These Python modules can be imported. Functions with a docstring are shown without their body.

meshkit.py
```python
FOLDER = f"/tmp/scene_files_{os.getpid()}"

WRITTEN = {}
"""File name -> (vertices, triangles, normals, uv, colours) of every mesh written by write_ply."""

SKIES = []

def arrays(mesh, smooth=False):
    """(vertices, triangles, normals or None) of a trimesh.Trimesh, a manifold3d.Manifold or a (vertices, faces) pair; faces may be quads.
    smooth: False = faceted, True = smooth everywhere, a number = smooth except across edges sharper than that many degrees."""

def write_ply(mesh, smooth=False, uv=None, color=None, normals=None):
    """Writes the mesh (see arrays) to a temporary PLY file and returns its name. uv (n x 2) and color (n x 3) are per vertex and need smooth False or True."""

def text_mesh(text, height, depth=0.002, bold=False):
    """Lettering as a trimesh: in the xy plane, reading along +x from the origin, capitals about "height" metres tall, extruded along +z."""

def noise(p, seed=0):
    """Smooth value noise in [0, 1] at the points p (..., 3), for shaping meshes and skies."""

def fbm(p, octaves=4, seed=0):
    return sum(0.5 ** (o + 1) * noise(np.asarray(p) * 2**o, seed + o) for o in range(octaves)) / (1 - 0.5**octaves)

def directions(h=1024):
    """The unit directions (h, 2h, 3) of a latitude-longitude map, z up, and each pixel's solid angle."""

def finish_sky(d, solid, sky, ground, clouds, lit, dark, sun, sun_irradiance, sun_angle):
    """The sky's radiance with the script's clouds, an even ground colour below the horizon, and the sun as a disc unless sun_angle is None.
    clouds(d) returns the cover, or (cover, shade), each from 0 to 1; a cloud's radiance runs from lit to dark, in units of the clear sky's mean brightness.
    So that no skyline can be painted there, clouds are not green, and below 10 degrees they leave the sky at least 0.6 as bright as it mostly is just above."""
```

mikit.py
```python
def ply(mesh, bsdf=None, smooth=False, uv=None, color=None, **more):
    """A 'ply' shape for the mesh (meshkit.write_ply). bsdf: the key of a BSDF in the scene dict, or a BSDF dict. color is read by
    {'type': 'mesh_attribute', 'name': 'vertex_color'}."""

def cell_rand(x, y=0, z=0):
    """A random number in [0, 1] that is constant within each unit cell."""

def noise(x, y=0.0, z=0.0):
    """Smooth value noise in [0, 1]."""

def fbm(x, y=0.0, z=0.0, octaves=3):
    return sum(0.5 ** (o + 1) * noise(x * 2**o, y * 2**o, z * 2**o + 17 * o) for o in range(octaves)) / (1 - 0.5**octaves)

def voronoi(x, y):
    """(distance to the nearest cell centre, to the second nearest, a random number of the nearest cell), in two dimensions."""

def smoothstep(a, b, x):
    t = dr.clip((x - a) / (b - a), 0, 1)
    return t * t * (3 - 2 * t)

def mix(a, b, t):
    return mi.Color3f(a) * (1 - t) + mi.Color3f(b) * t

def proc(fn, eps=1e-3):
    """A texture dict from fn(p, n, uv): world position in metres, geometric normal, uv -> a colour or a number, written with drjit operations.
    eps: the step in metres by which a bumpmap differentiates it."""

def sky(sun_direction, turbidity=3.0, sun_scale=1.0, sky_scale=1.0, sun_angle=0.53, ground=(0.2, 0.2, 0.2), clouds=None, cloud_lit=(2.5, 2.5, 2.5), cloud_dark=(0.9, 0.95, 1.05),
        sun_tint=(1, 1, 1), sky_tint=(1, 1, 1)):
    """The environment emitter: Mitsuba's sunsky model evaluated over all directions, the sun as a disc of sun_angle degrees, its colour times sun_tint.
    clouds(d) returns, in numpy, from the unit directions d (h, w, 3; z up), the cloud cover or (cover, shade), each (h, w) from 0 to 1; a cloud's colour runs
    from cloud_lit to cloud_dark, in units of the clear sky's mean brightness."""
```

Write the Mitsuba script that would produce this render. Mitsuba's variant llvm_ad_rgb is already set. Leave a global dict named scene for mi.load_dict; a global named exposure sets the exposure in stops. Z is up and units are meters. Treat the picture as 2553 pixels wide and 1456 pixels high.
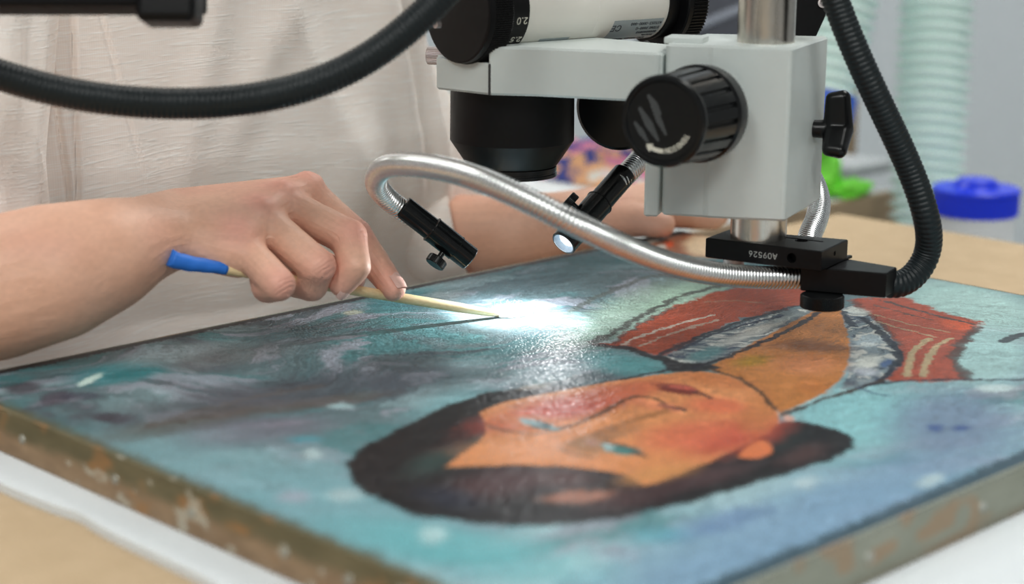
import math
import numpy as np, trimesh, manifold3d as m3, drjit as dr, mitsuba as mi
import mikit, meshkit
from scipy.interpolate import CubicSpline
from mikit import noise, fbm, voronoi, smoothstep, mix

T = mi.ScalarTransform4f
scene, labels = {'type': 'scene'}, {}

# ------------------------------------------------------------------ camera, lights, exposure
W, H, FOCAL, PITCH, ROLL, EYE = 2553, 1456, 4533.0, 0.2302, -0.008, np.array([0, 0, 0.24])
FW = np.array([0, math.cos(PITCH), -math.sin(PITCH)])
_dn = np.cross(FW, [1.0, 0, 0])
RT = math.cos(ROLL) * np.array([1.0, 0, 0]) + math.sin(ROLL) * _dn
DN = -math.sin(ROLL) * np.array([1.0, 0, 0]) + math.cos(ROLL) * _dn
scene['camera'] = {'type': 'thinlens', 'fov_axis': 'x', 'fov': math.degrees(2 * math.atan(W / 2 / FOCAL)),
                   'aperture_radius': 0.0061, 'focus_distance': 0.990, 'near_clip': 0.05, 'far_clip': 50.0,
                   'to_world': T().look_at(origin=EYE.tolist(), target=(EYE + FW).tolist(), up=(-DN).tolist())}
exposure = 0.12
PANEL = (14.0, 14.2, 13.7)          # radiance of the ceiling light panels
SPOT = 0.125                     # radiant intensity of each lamp head
PANELS = [(-0.8, -1.15, 1), (0.6, -1.15, 1), (-1.2, 1.9, .42), (0.9, 1.9, .66)]     # place and relative brightness
CEIL = 1.95

def at(x, y, d):                 # a point of the photograph at the distance d in front of the lens
    return EYE + (FW + RT * (x - W / 2) / FOCAL + DN * (y - H / 2) / FOCAL) * d

def onz(x, y, z):                # a point of the photograph at the height z
    r = FW + RT * (x - W / 2) / FOCAL + DN * (y - H / 2) / FOCAL
    return EYE + r * ((z - EYE[2]) / r[2])

# the picture's own axes on the table: S along its long side, T across; picture plane at z = 0
YAW, S0, T0, PW, PH, PT = 0.784, 0.3938, 0.3594, 0.5473, 0.4227, 0.0225
UX, NX = np.array([math.cos(YAW), math.sin(YAW), 0]), np.array([-math.sin(YAW), math.cos(YAW), 0])
def st(s, t, z=0.0):
    return UX * (s + S0) + NX * (t + T0) + np.array([0, 0, z])
def to_st(P):
    return P @ UX - S0, P @ NX - T0
STM = np.eye(4); STM[:3, 0], STM[:3, 1], STM[:3, 3] = UX, NX, st(0, 0)
Z_TABLE, Z_FLOOR = -0.0268, -0.78

# ------------------------------------------------------------------ helpers
def put(name, mesh, mat, smooth=30, parent=None, label=None, cat=None, group=None, kind=None, **more):
    key = name if parent is None else parent + '__' + name
    k, base = 1, key
    while key in scene:
        key = f'{base}_{k:03d}'; k += 1
    scene[key] = mikit.ply(mesh, mat, smooth=smooth, **more)
    d = {a: b for a, b in (('label', label), ('category', cat), ('group', group), ('kind', kind)) if b}
    if d: labels[key] = d
    return key

def thing(name, label, cat, group=None):
    labels[name] = {'label': label, 'category': cat}
    if group: labels[name]['group'] = group
    return name

cat_ = trimesh.util.concatenate
def man(mesh):
    return m3.Manifold(m3.Mesh(np.asarray(mesh.vertices, np.float32), np.asarray(mesh.faces, np.uint32)))
def tri(m):
    q = m.to_mesh(); return trimesh.Trimesh(q.vert_properties[:, :3], q.tri_verts, process=False)
def unit(v): v = np.asarray(v, float); return v / np.linalg.norm(v)
def basis(z, up=(0, 0, 1)):
    z = unit(z); x = np.cross(up, z)
    if np.linalg.norm(x) < 1e-6: x = np.cross((0, 1, 0), z)
    x = unit(x); return x, np.cross(z, x), z
def mat4(x, y, z, o):
    M = np.eye(4); M[:3, 0], M[:3, 1], M[:3, 2], M[:3, 3] = x, y, z, o; return M
def moved(mesh, M):
    mesh = mesh.copy(); mesh.apply_transform(M); return mesh
def hull(pts): return trimesh.convex.convex_hull(np.asarray(pts))
def rbox(sx, sy, sz, r=0.001, n=3):
    a = np.linspace(0, np.pi / 2, n); q = []
    for i in a:
        for j in a: q.append((math.cos(i) * math.cos(j), math.cos(i) * math.sin(j), math.sin(i)))
    q = np.array(q) * r; P = []
    for s in np.ndindex(2, 2, 2):
        sg = np.array(s) * 2 - 1
        P.append(q * sg + sg * (np.array([sx, sy, sz]) / 2 - r))
    return hull(np.vstack(P))
def cprism(poly, z0, z1, b=0.001):          # convex plan polygon with chamfered edges; returns hull
    poly = np.asarray(poly)[:, :2]; c = poly.mean(0)
    ins = c + (poly - c) * np.maximum(0, 1 - b / np.linalg.norm(poly - c, axis=1, keepdims=True) * 1.3)
    L = []
    for z, p in ((z0, ins), (z0 + b, poly), (z1 - b, poly), (z1, ins)):
        L.append(np.column_stack([p, np.full(len(p), z)]))
    return hull(np.vstack(L))
def round_poly(poly, r, n=4):               # rounds the corners of a plan polygon
    from shapely.geometry import Polygon
    p = Polygon(np.asarray(poly)[:, :2]).buffer(-r).buffer(r, quad_segs=n)
    return np.array(p.exterior.coords)[:-1]
def lathe(prof, p0, axis, n=48):
    prof = np.asarray(prof, float); x, y, z = basis(axis); a = np.linspace(0, 2 * np.pi, n, endpoint=False)
    R = prof[:, 0][:, None, None]; Z = prof[:, 1][:, None, None]
    v = np.asarray(p0) + R * (np.cos(a)[None, :, None] * x + np.sin(a)[None, :, None] * y) + Z * z
    m = len(prof); i, j = np.meshgrid(np.arange(m - 1), np.arange(n), indexing='ij')
    q = np.stack([i * n + j, i * n + (j + 1) % n, (i + 1) * n + (j + 1) % n, (i + 1) * n + j], -1).reshape(-1, 4)
    f = np.vstack([q[:, [0, 1, 2]], q[:, [0, 2, 3]]])
    t = trimesh.Trimesh(v.reshape(-1, 3), f, process=False); t.merge_vertices(); t.update_faces(t.nondegenerate_faces()); return t
def ribbed(r0, r1, z0, z1, p0, axis, ribs, duty=0.5, cap=0.0):   # knurled cylinder: ribs along the axis
    n = ribs * 4; x, y, z = basis(axis); a = np.arange(n) * 2 * np.pi / n
    rr = np.where(np.arange(n) % 4 < 2, r1, r0)
    rings = [(0.0, z0), (rr - cap, z0), (rr, z0 + cap), (rr, z1 - cap), (rr - cap, z1), (0.0, z1)]
    v = np.vstack([np.asarray(p0) + (np.broadcast_to(R, (n,)) * np.cos(a))[:, None] * x + (np.broadcast_to(R, (n,)) * np.sin(a))[:, None] * y + Z * z for R, Z in rings])
    m = len(rings); i, j = np.meshgrid(np.arange(m - 1), np.arange(n), indexing='ij')
    q = np.stack([i * n + j, i * n + (j + 1) % n, (i + 1) * n + (j + 1) % n, (i + 1) * n + j], -1).reshape(-1, 4)
    t = trimesh.Trimesh(v, np.vstack([q[:, [0, 1, 2]], q[:, [0, 2, 3]]]), process=False); t.merge_vertices(); t.update_faces(t.nondegenerate_faces()); return t
def curve(P, step):
    P = np.asarray(P, float); d = np.r_[0, np.cumsum(np.linalg.norm(np.diff(P, axis=0), axis=1))]
    cs = CubicSpline(d, P); s = np.linspace(0, d[-1], 400); q = cs(s)
    L = np.r_[0, np.cumsum(np.linalg.norm(np.diff(q, axis=0), axis=1))]
    n = max(8, int(L[-1] / step)); l = np.linspace(0, L[-1], n)
    return cs(np.interp(l, L, s)), l
def hose(P, r, step, n=20, rib=None, pitch=0.003, lead=0.0, cap=True):
    """A tube along a smooth curve; rib(phase) in 0..1 gives the radius' modulation; lead makes the ribs helical."""
    q, l = curve(P, step); t = np.gradient(q, axis=0); t /= np.linalg.norm(t, axis=1, keepdims=True)
    x = unit(np.cross(t[0], (0.31, 0.2, 0.93))); X = []
    for k in range(len(q)):
        x = unit(x - t[k] * (x @ t[k])); X.append(x)
    X = np.array(X); Y = np.cross(t, X); a = np.linspace(0, 2 * np.pi, n, endpoint=False)
    R = np.full((len(q), n), float(r))
    if rib is not None:
        R = r + rib((l[:, None] / pitch + lead * a[None] / (2 * np.pi)) % 1.0)
    v = q[:, None] + R[..., None] * (np.cos(a)[None, :, None] * X[:, None] + np.sin(a)[None, :, None] * Y[:, None])
    m = len(q); i, j = np.meshgrid(np.arange(m - 1), np.arange(n), indexing='ij')
    f = np.stack([i * n + j, i * n + (j + 1) % n, (i + 1) * n + (j + 1) % n, (i + 1) * n + j], -1).reshape(-1, 4)
    f = np.vstack([f[:, [0, 1, 2]], f[:, [0, 2, 3]]]); v = v.reshape(-1, 3)
    if cap:
        b, e = len(v), len(v) + 1; v = np.vstack([v, q[0], q[-1]]); k = np.arange(n)
        f = np.vstack([f, np.stack([np.full(n, b), (k + 1) % n, k], 1), np.stack([np.full(n, e), (m - 1) * n + k, (m - 1) * n + (k + 1) % n], 1)])
    return trimesh.Trimesh(v, f, process=False)
def ball(p, r, n=28):
    return m3.Manifold.sphere(r, n).translate(np.asarray(p, float).tolist())
def bone(*pr):
    pts = [np.asarray(tri(ball(p, r)).vertices) for p, r in pr]; return man(hull(np.vstack(pts)))
def disc_screw(p, axis, r, mat, parent, name='set_screw'):
    return put(name, lathe([(0, -.002), (r, -.002), (r, .0006), (r * .6, .0008), (r * .5, -.0005), (0, -.0005)], p, axis, 16), mat, 30, parent)

# ------------------------------------------------------------------ materials
def srgb(r, g, b):
    c = np.array([r, g, b]) / 255.0
    return np.where(c < .04045, c / 12.92, ((c + .055) / 1.055) ** 2.4).tolist()
def rgb(c): return {'type': 'rgb', 'value': list(map(float, c))}
def pri(c, rough=.5, **k):
    return {'type': 'twosided', 'b': {'type': 'principled', 'base_color': c if isinstance(c, dict) else rgb(c), 'roughness': rough, **k}}
def bump(b, fn, scale=1.0, eps=1e-3):
    inner = b['b'] if b['type'] == 'twosided' else b
    return {'type': 'twosided', 'b': {'type': 'bumpmap', 'arbitrary': mikit.proc(fn, eps), 'scale': scale, 'bsdf': inner}}
M = scene
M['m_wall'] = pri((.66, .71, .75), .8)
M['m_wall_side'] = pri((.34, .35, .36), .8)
M['m_ceiling'] = pri((.62, .62, .61), .9)
M['m_floor'] = pri(mikit.proc(lambda p, n, uv: mix((.18, .175, .165), (.23, .225, .215), fbm(p.x * 3, p.y * 3))), .5)
M['m_enamel'] = bump(pri((.53, .57, .555), .38, specular=.5), lambda p, n, uv: .00004 * noise(p.x * 1500, p.y * 1500, p.z * 1500), 1.0, 2e-4)
M['m_cream'] = pri((.74, .715, .66), .32)
M['m_black'] = bump(pri((.0025, .0025, .003), .42, specular=.22), lambda p, n, uv: .00002 * noise(p.x * 2500, p.y * 2500, p.z * 2500), 1.0, 2e-4)
M['m_black_matte'] = pri((.0025, .0025, .003), .6, specular=.15)
M['m_black_gloss'] = pri((.004, .0045, .005), .16, specular=.4)
M['m_black_plastic'] = pri((.004, .0045, .005), .28, specular=.3)
M['m_cable'] = bump(pri((.006, .0105, .0125), .42, specular=.34), lambda p, n, uv: .00012 * noise(p.x * 900, p.y * 900, p.z * 900), 1.0, 3e-4)
M['m_chrome'] = {'type': 'twosided', 'b': {'type': 'roughconductor', 'material': 'Ag', 'alpha': .085, 'specular_reflectance': rgb((.86, .88, .92))}}
M['m_steel'] = {'type': 'twosided', 'b': {'type': 'roughconductor', 'material': 'Ag', 'alpha': .09, 'specular_reflectance': rgb((.70, .67, .64))}}
M['m_nickel'] = {'type': 'twosided', 'b': {'type': 'roughconductor', 'material': 'Cr', 'alpha': .3, 'specular_reflectance': rgb((.85, .80, .74))}}
M['m_mark'] = pri((.62, .60, .52), .5)
M['m_engrave'] = pri((.33, .34, .33), .6)
M['m_label'] = pri((.34, .385, .40), .45)
M['m_ink'] = pri((.05, .06, .07), .5)
M['m_darkhole'] = pri((.02, .02, .02), .5)
M['m_foam'] = pri((.70, .735, .76), .85, specular=.2)
def _kraft(p, n, uv):
    fib = fbm(p.x * 60, p.y * 60, p.z * 60, octaves=3)
    return mix((.46, .335, .205), (.55, .41, .265), fib)
M['m_kraft'] = pri(mikit.proc(_kraft), .75, specular=.25)
M['m_tabletop'] = pri((.55, .53, .5), .6)
M['m_legs'] = pri((.62, .63, .64), .4)
M['m_bench'] = pri((.45, .47, .47), .45)
M['m_wood'] = pri(mikit.proc(lambda p, n, uv: mix((.30, .20, .12), (.44, .31, .20), fbm(p.x * 6 + p.y * 6, p.z * 140, p.x * 3))), .55)
M['m_skewer'] = pri(mikit.proc(lambda p, n, uv: mix((.60, .44, .22), (.78, .63, .38), fbm((p.x * .9 + p.y * .1) * 30, (p.z + .25 * p.x) * 900, p.y * 900))), .5)
M['m_cotton'] = {'type': 'principledthin', 'base_color': rgb((.95, .96, .97)), 'roughness': .9, 'diff_trans': 1.0, 'spec_trans': 0.0}
M['m_blue'] = pri((.012, .10, .62), .35)
M['m_blue_lid'] = pri((.006, .03, .66), .32)
M['m_blue_tape'] = pri((.02, .16, .62), .5)
M['m_green'] = pri((.20, .74, .05), .6)
M['m_duct'] = pri((.72, .86, .83), .55)
M['m_tub'] = {'type': 'twosided', 'b': {'type': 'principled', 'base_color': rgb((.72, .73, .74)), 'roughness': .35}}
M['m_paper'] = pri((.80, .81, .82), .8)
M['m_grey'] = pri((.5, .52, .54), .5)
M['m_navy'] = pri((.025, .03, .05), .45)
M['m_olive'] = pri((.33, .28, .08), .6)
M['m_nail'] = pri((.70, .44, .38), .2, specular=.5, clearcoat=.5)
M['m_nail_tip'] = pri((.80, .70, .66), .22, specular=.5)
M['m_hair'] = pri((.06, .035, .02), .5)
def _cloth(p, n, uv):
    a, b, c = voronoi(p.x * 75, p.y * 60 + 50 * p.z)
    col = mix((.80, .42, .22), (.03, .05, .26), smoothstep(.40, .45, c))
    col = mix(col, (.75, .25, .40), smoothstep(.70, .72, c))
    return mix(col, (.80, .74, .66), smoothstep(.88, .9, c))
M['m_print'] = pri(mikit.proc(_cloth), .8)
# skin: blotches, redness over the knuckles, fine creases and pores
def _skin(p, n, uv):
    big = fbm(p.x * 45, p.y * 45, p.z * 45, octaves=3)
    fine = fbm(p.x * 500, p.y * 500, p.z * 500, octaves=2)
    c = mix((.64, .345, .235), (.77, .465, .345), big)
    c = mix(c, (.68, .345, .26), smoothstep(.5, .8, noise(p.x * 30 + 7, p.y * 30, p.z * 30)) * .5)
    red = mi.Float(0)
    for (x, y, z), r in RED: red = dr.maximum(red, dr.exp(-(dr.square(p.x - x) + dr.square(p.y - y) + dr.square(p.z - z)) / (r * r)))
    c = mix(c, (.74, .345, .275), .8 * red)
    return c * (.93 + .14 * fine)
def _skinbump(p, n, uv):
    cr = mi.Float(0)
    for (x, y, z), (ux, uy, uz), sp, k, r0 in CREASE:
        dx, dy, dz = p.x - x, p.y - y, p.z - z
        a = (dx * ux + dy * uy + dz * uz) / sp + .5 * k + .7 * (noise(p.x * 220, p.y * 220, p.z * 220) - .5)
        f = a - dr.floor(a) - .5
        m = dr.exp(-(dr.square(dx) + dr.square(dy) + dr.square(dz)) / (r0 * r0)) * dr.select((a > 0) & (a < k), 1.0, 0.0)
        cr = cr + m * dr.exp(-dr.square(f * sp / .0005))
    return -.0003 * cr + .00022 * fbm(p.x * 420, p.y * 420, p.z * 420, octaves=2) + .00012 * noise(p.x * 1500, p.y * 1500, p.z * 1500)
# shirt: slub jersey, fine ribs and paler horizontal slub yarns
def _shirt(p, n, uv):
    a = p.x * float(UX[0]) + p.y * float(UX[1])
    slub = noise(a * 75 + 5 * noise(p.z * 300, a * 8), p.z * 1700 + 40 * noise(a * 8, p.z * 5), 3.0)
    slub2 = noise(a * 130, p.z * 2300 + 30 * noise(a * 9, p.z * 6), 9.0)
    rib = .5 + .5 * dr.sin(a * 5200)
    c = mix((.84, .745, .685), (.90, .83, .78), fbm(a * 30, p.z * 60, 2.0))
    c = mix(c, (.92, .90, .87), .5 * smoothstep(.56, .9, slub) + .4 * smoothstep(.55, .9, slub2))
    return c * (.97 + .03 * rib)
def _shirtbump(p, n, uv):
    a = p.x * float(UX[0]) + p.y * float(UX[1])
    return .00016 * smoothstep(.55, .9, noise(a * 75 + 5 * noise(p.z * 300, a * 8), p.z * 1700 + 40 * noise(a * 8, p.z * 5), 3.0)) + .00010 * noise(a * 900, p.z * 900)
M['m_shirt'] = bump(pri(mikit.proc(_shirt), .9, specular=.15, sheen=.3), _shirtbump, 1.0, 4e-4)

# the painted picture: shapes laid on the canvas in millimetres (along, across), each ('P' patch, 'L' stroke, 'E' dab)
PAINT = [
    ('E',(0.209,0.413,0.468),(8.1,167.8),(57.7,-54.9),(-37.5,-48.5),1.0,0.9),
    ('E',(0.231,0.413,0.456),(16.1,254.1),(31.5,-29.9),(-23.1,-33.8),1.0,0.7),
    ('E',(0.205,0.342,0.503),(151.2,19.3),(134.8,-0.3),(-30.3,-29.0),1.0,0.9),
    ('E',(0.262,0.552,0.591),(268.4,86.1),(42.6,-11.8),(-40.7,-31.5),0.8,0.9),
    ('E',(0.181,0.254,0.376),(294.7,52.9),(19.7,-18.6),(-39.9,-24.9),0.8,0.9),
    ('E',(0.141,0.445,0.485),(29.3,89.7),(17.9,-47.4),(-16.5,-15.4),0.8,0.8),
    ('E',(0.413,0.604,0.578),(497.2,166.2),(-2.6,-48.0),(-49.7,-27.2),0.7,0.95),
    ('E',(0.376,0.578,0.578),(409.2,105.5),(16.6,-15.5),(-46.2,-27.8),0.5,0.95),
    ('E',(0.061,0.076,0.098),(138.0,280.0),(48.7,-19.8),(-18.4,-23.3),0.9,0.8),
    ('E',(0.076,0.080,0.098),(78.2,300.0),(43.7,-12.2),(-12.2,-18.3),0.9,0.75),
    ('E',(0.107,0.084,0.072),(49.6,284.5),(42.2,-7.7),(-6.9,-11.0),0.8,0.7),
    ('E',(0.188,0.162,0.216),(63.0,255.6),(28.0,-12.1),(-11.5,-16.2),0.9,0.6),
    ('E',(0.038,0.242,0.270),(71.7,376.0),(23.7,-5.6),(-9.5,-15.9),0.7,0.85),
    ('E',(0.045,0.205,0.231),(272.8,395.1),(28.6,-5.7),(-15.2,-18.3),0.8,0.7),
    ('E',(0.223,0.216,0.202),(291.2,384.8),(15.7,-3.2),(-10.1,-11.7),0.8,0.6),
    ('E',(0.429,0.456,0.376),(231.0,391.1),(5.3,-2.6),(-3.5,-4.3),0.6,0.9),
    ('E',(0.188,0.188,0.195),(128.4,368.9),(36.3,-8.4),(-12.7,-18.9),0.9,0.6),
    ('E',(0.283,0.352,0.376),(109.3,386.8),(25.2,-5.6),(-8.2,-12.9),0.9,0.6),
    ('E',(0.048,0.061,0.072),(183.0,296.7),(23.8,-9.3),(-12.2,-14.6),0.9,0.7),
    ('E',(0.091,0.127,0.144),(183.0,373.1),(37.3,-4.1),(-12.5,-17.2),0.9,0.7),
    ('E',(0.262,0.376,0.413),(206.6,269.4),(13.3,-6.2),(-7.9,-8.7),0.9,0.5),
    ('E',(0.114,0.091,0.076),(112.9,267.3),(26.9,-7.9),(-5.3,-7.1),0.8,0.6),
    ('E',(0.032,0.107,0.127),(421.6,396.9),(58.4,-4.8),(-31.7,-31.9),0.9,0.8),
    ('E',(0.054,0.089,0.107),(330.6,375.8),(61.0,-6.0),(-19.9,-22.0),0.9,0.6),
    ('E',(0.305,0.429,0.352),(353.3,287.2),(75.7,16.6),(-28.8,-30.5),0.8,0.85),
    ('E',(0.352,0.515,0.402),(403.4,294.1),(46.2,5.8),(-19.0,-18.4),0.7,0.8),
    ('E',(0.107,0.352,0.376),(261.8,217.6),(7.2,-22.3),(-15.8,-13.0),0.7,0.8),
    ('E',(0.188,0.402,0.445),(152.7,220.9),(28.8,-1.3),(-15.1,-18.6),0.9,0.7),
    ('E',(0.061,0.048,0.065),(23.6,383.1),(7.5,-3.4),(-4.6,-8.4),0.6,0.8),
    ('E',(0.070,0.054,0.076),(25.7,358.3),(7.7,-1.0),(-5.0,-9.2),0.6,0.8),
    ('E',(0.054,0.045,0.065),(28.5,312.6),(5.9,-9.9),(-5.4,-8.0),0.6,0.8),
    ('E',(0.061,0.061,0.091),(35.5,353.6),(6.7,-6.3),(-3.1,-5.1),0.6,0.7),
    ('E',(0.610,0.776,0.716),(53.5,373.7),(8.7,3.4),(-2.4,-4.8),0.5,1),
    ('E',(0.021,0.156,0.171),(74.0,369.0),(13.7,-3.3),(-4.5,-7.3),0.5,0.8),
    ('E',(0.485,0.680,0.701),(32.9,108.6),(3.7,-3.6),(-6.1,-6.6),0.8,0.8),
    ('E',(0.376,0.429,0.515),(21.9,176.6),(5.1,-4.8),(-4.6,-5.8),0.9,0.8),
    ('E',(0.456,0.610,0.644),(36.9,164.2),(5.1,-4.9),(-4.7,-5.7),0.9,0.8),
    ('E',(0.515,0.658,0.680),(59.8,212.7),(3.0,-2.9),(-4.0,-5.0),0.9,0.7),
    ('E',(0.429,0.610,0.644),(112.8,258.5),(4.0,-3.8),(-2.8,-3.4),0.9,0.8),
    ('E',(0.485,0.610,0.658),(180.9,48.5),(3.5,-3.3),(-5.6,-4.1),0.9,0.8),
    ('E',(0.546,0.680,0.701),(219.5,15.2),(8.3,-0.4),(-5.0,-4.1),0.9,0.7),
    ('E',(0.045,0.091,0.262),(282.3,52.3),(2.3,-2.2),(-4.6,-2.9),0.9,0.9),
    ('E',(0.045,0.091,0.262),(290.2,44.0),(3.1,-2.9),(-4.1,-2.5),0.9,0.9),
    ('E',(0.578,0.716,0.730),(358.0,68.2),(6.3,-5.9),(-6.1,-3.6),0.7,0.9),
    ('E',(0.070,0.305,0.376),(69.3,230.1),(5.6,-5.3),(-3.5,-4.4),0.9,0.7),
    ('E',(0.091,0.352,0.429),(93.0,51.3),(7.5,-7.2),(-6.2,-5.4),0.9,0.7),
    ('E',(0.114,0.205,0.402),(120.2,42.9),(23.7,-3.7),(-7.4,-7.1),0.9,0.6),
    ('L',(0.080,0.098,0.089),[(299.0,300.3),(330.6,314.9),(373.1,329.3),(416.6,339.4),(448.1,337.6)],2.2,2.5,1.5,0.75),
    ('L',(0.114,0.102,0.098),[(46.6,295.6),(76.3,297.4),(106.9,295.4),(126.9,290.4)],2.5,3,2,0.6),
    ('L',(0.114,0.091,0.080),[(33.4,291.6),(58.2,284.6),(83.1,282.3)],2.0,2.5,2,0.6),
    ('P',(0.305,0.114,0.061),[(488.7,402.3),(518.6,410.6),(544.2,411.2),(557.2,397.4),(495.9,344.6),(486.5,356.6),(480.9,371.8)],2.5,2,1),
    ('E',(0.753,0.546,0.352),(516.8,376.5),(9.7,-8.9),(-27.4,-22.5),0.5,1),
    ('E',(0.610,0.091,0.032),(502.9,394.5),(2.7,-2.5),(-7.9,-6.7),0.6,1),
    ('E',(0.578,0.091,0.032),(475.6,383.4),(3.0,-2.8),(-5.6,-4.9),0.6,1),
    ('E',(0.515,0.485,0.429),(492.5,391.8),(2.3,-2.1),(-5.8,-5.0),0.6,1),
    ('E',(0.546,0.485,0.402),(503.5,410.0),(2.4,-2.2),(-6.0,-5.2),0.7,1),
    ('L',(0.045,0.042,0.048),[(496.6,412.7),(535.1,417.7),(553.7,412.0)],2.2,1.5,1,0.9),
    ('L',(0.091,0.080,0.084),[(467.8,370.6),(473.4,352.3),(479.9,335.0),(486.3,321.1)],3.5,3,2,0.8),
    ('P',(0.342,0.061,0.027),[(278.3,254.5),(290.7,251.8),(322.9,263.4),(372.3,279.9),(407.9,285.8),(433.7,285.7),(457.8,274.7),(471.9,255.9),(445.8,234.1),(412.6,232.0),(378.2,236.2),(334.8,228.8),(302.7,218.4),(288.7,213.2),(282.3,233.2)],2,2.4,1),
    ('L',(0.042,0.032,0.032),[(281.9,257.8),(308.6,265.0),(342.1,277.4),(390.5,292.3),(428.3,296.4),(455.9,288.2)],2.6,3.5,2.2,0.85),
    ('L',(0.048,0.037,0.037),[(288.3,249.6),(322.9,263.4),(370.9,278.7)],1.4,2.5,2.2,0.6),
    ('P',(0.361,0.072,0.042),[(459.3,221.5),(478.8,212.9),(487.4,202.3),(475.5,176.0),(469.0,154.0),(470.6,142.5),(446.3,132.7),(413.6,121.1),(388.2,109.3),(371.4,97.3),(362.7,81.9),(341.8,97.7),(330.6,113.1),(330.7,117.8),(371.0,130.7),(396.8,150.2),(423.3,178.1),(442.3,204.3)],2.4,2.6,1),
    ('L',(0.061,0.042,0.040),[(456.5,217.4),(438.5,195.0),(418.2,170.8),(391.3,144.1)],2.2,3,2,0.6),
    ('E',(0.610,0.102,0.038),(453.1,146.7),(1.0,-10.3),(-9.5,-5.3),0.8,0.9),
    ('L',(0.515,0.445,0.376),[(288.0,243.2),(317.2,249.9),(346.4,252.3),(371.9,252.1)],1.3,1,1.2,0.85),
    ('L',(0.402,0.305,0.242),[(291.3,235.6),(315.4,240.0),(341.4,242.6),(366.4,243.5)],1.1,1,1.2,0.8),
    ('L',(0.352,0.188,0.114),[(393.1,273.8),(408.0,265.3),(414.2,250.1)],1.6,2,1.5,0.6),
    ('L',(0.456,0.376,0.223),[(416.1,141.2),(396.8,136.8),(371.9,124.6),(345.5,108.8)],1.9,1.2,1,0.85),
    ('L',(0.456,0.376,0.223),[(423.9,133.9),(404.4,129.7),(378.4,118.5),(351.2,103.4)],1.9,1.2,1,0.85),
    ('L',(0.429,0.305,0.188),[(427.1,180.7),(423.1,162.7),(420.9,141.3)],1.0,1,1,0.8),
    ('L',(0.445,0.305,0.188),[(439.3,194.2),(434.5,167.6),(436.1,141.1)],0.8,1,1,0.7),
    ('L',(0.054,0.045,0.048),[(470.4,207.2),(465.5,182.7),(460.9,159.1),(461.0,141.6)],1.3,1.2,1.2,0.9),
    ('L',(0.080,0.054,0.048),[(458.7,204.7),(454.1,183.1),(452.8,161.6)],1.0,1.2,1.2,0.7),
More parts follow.
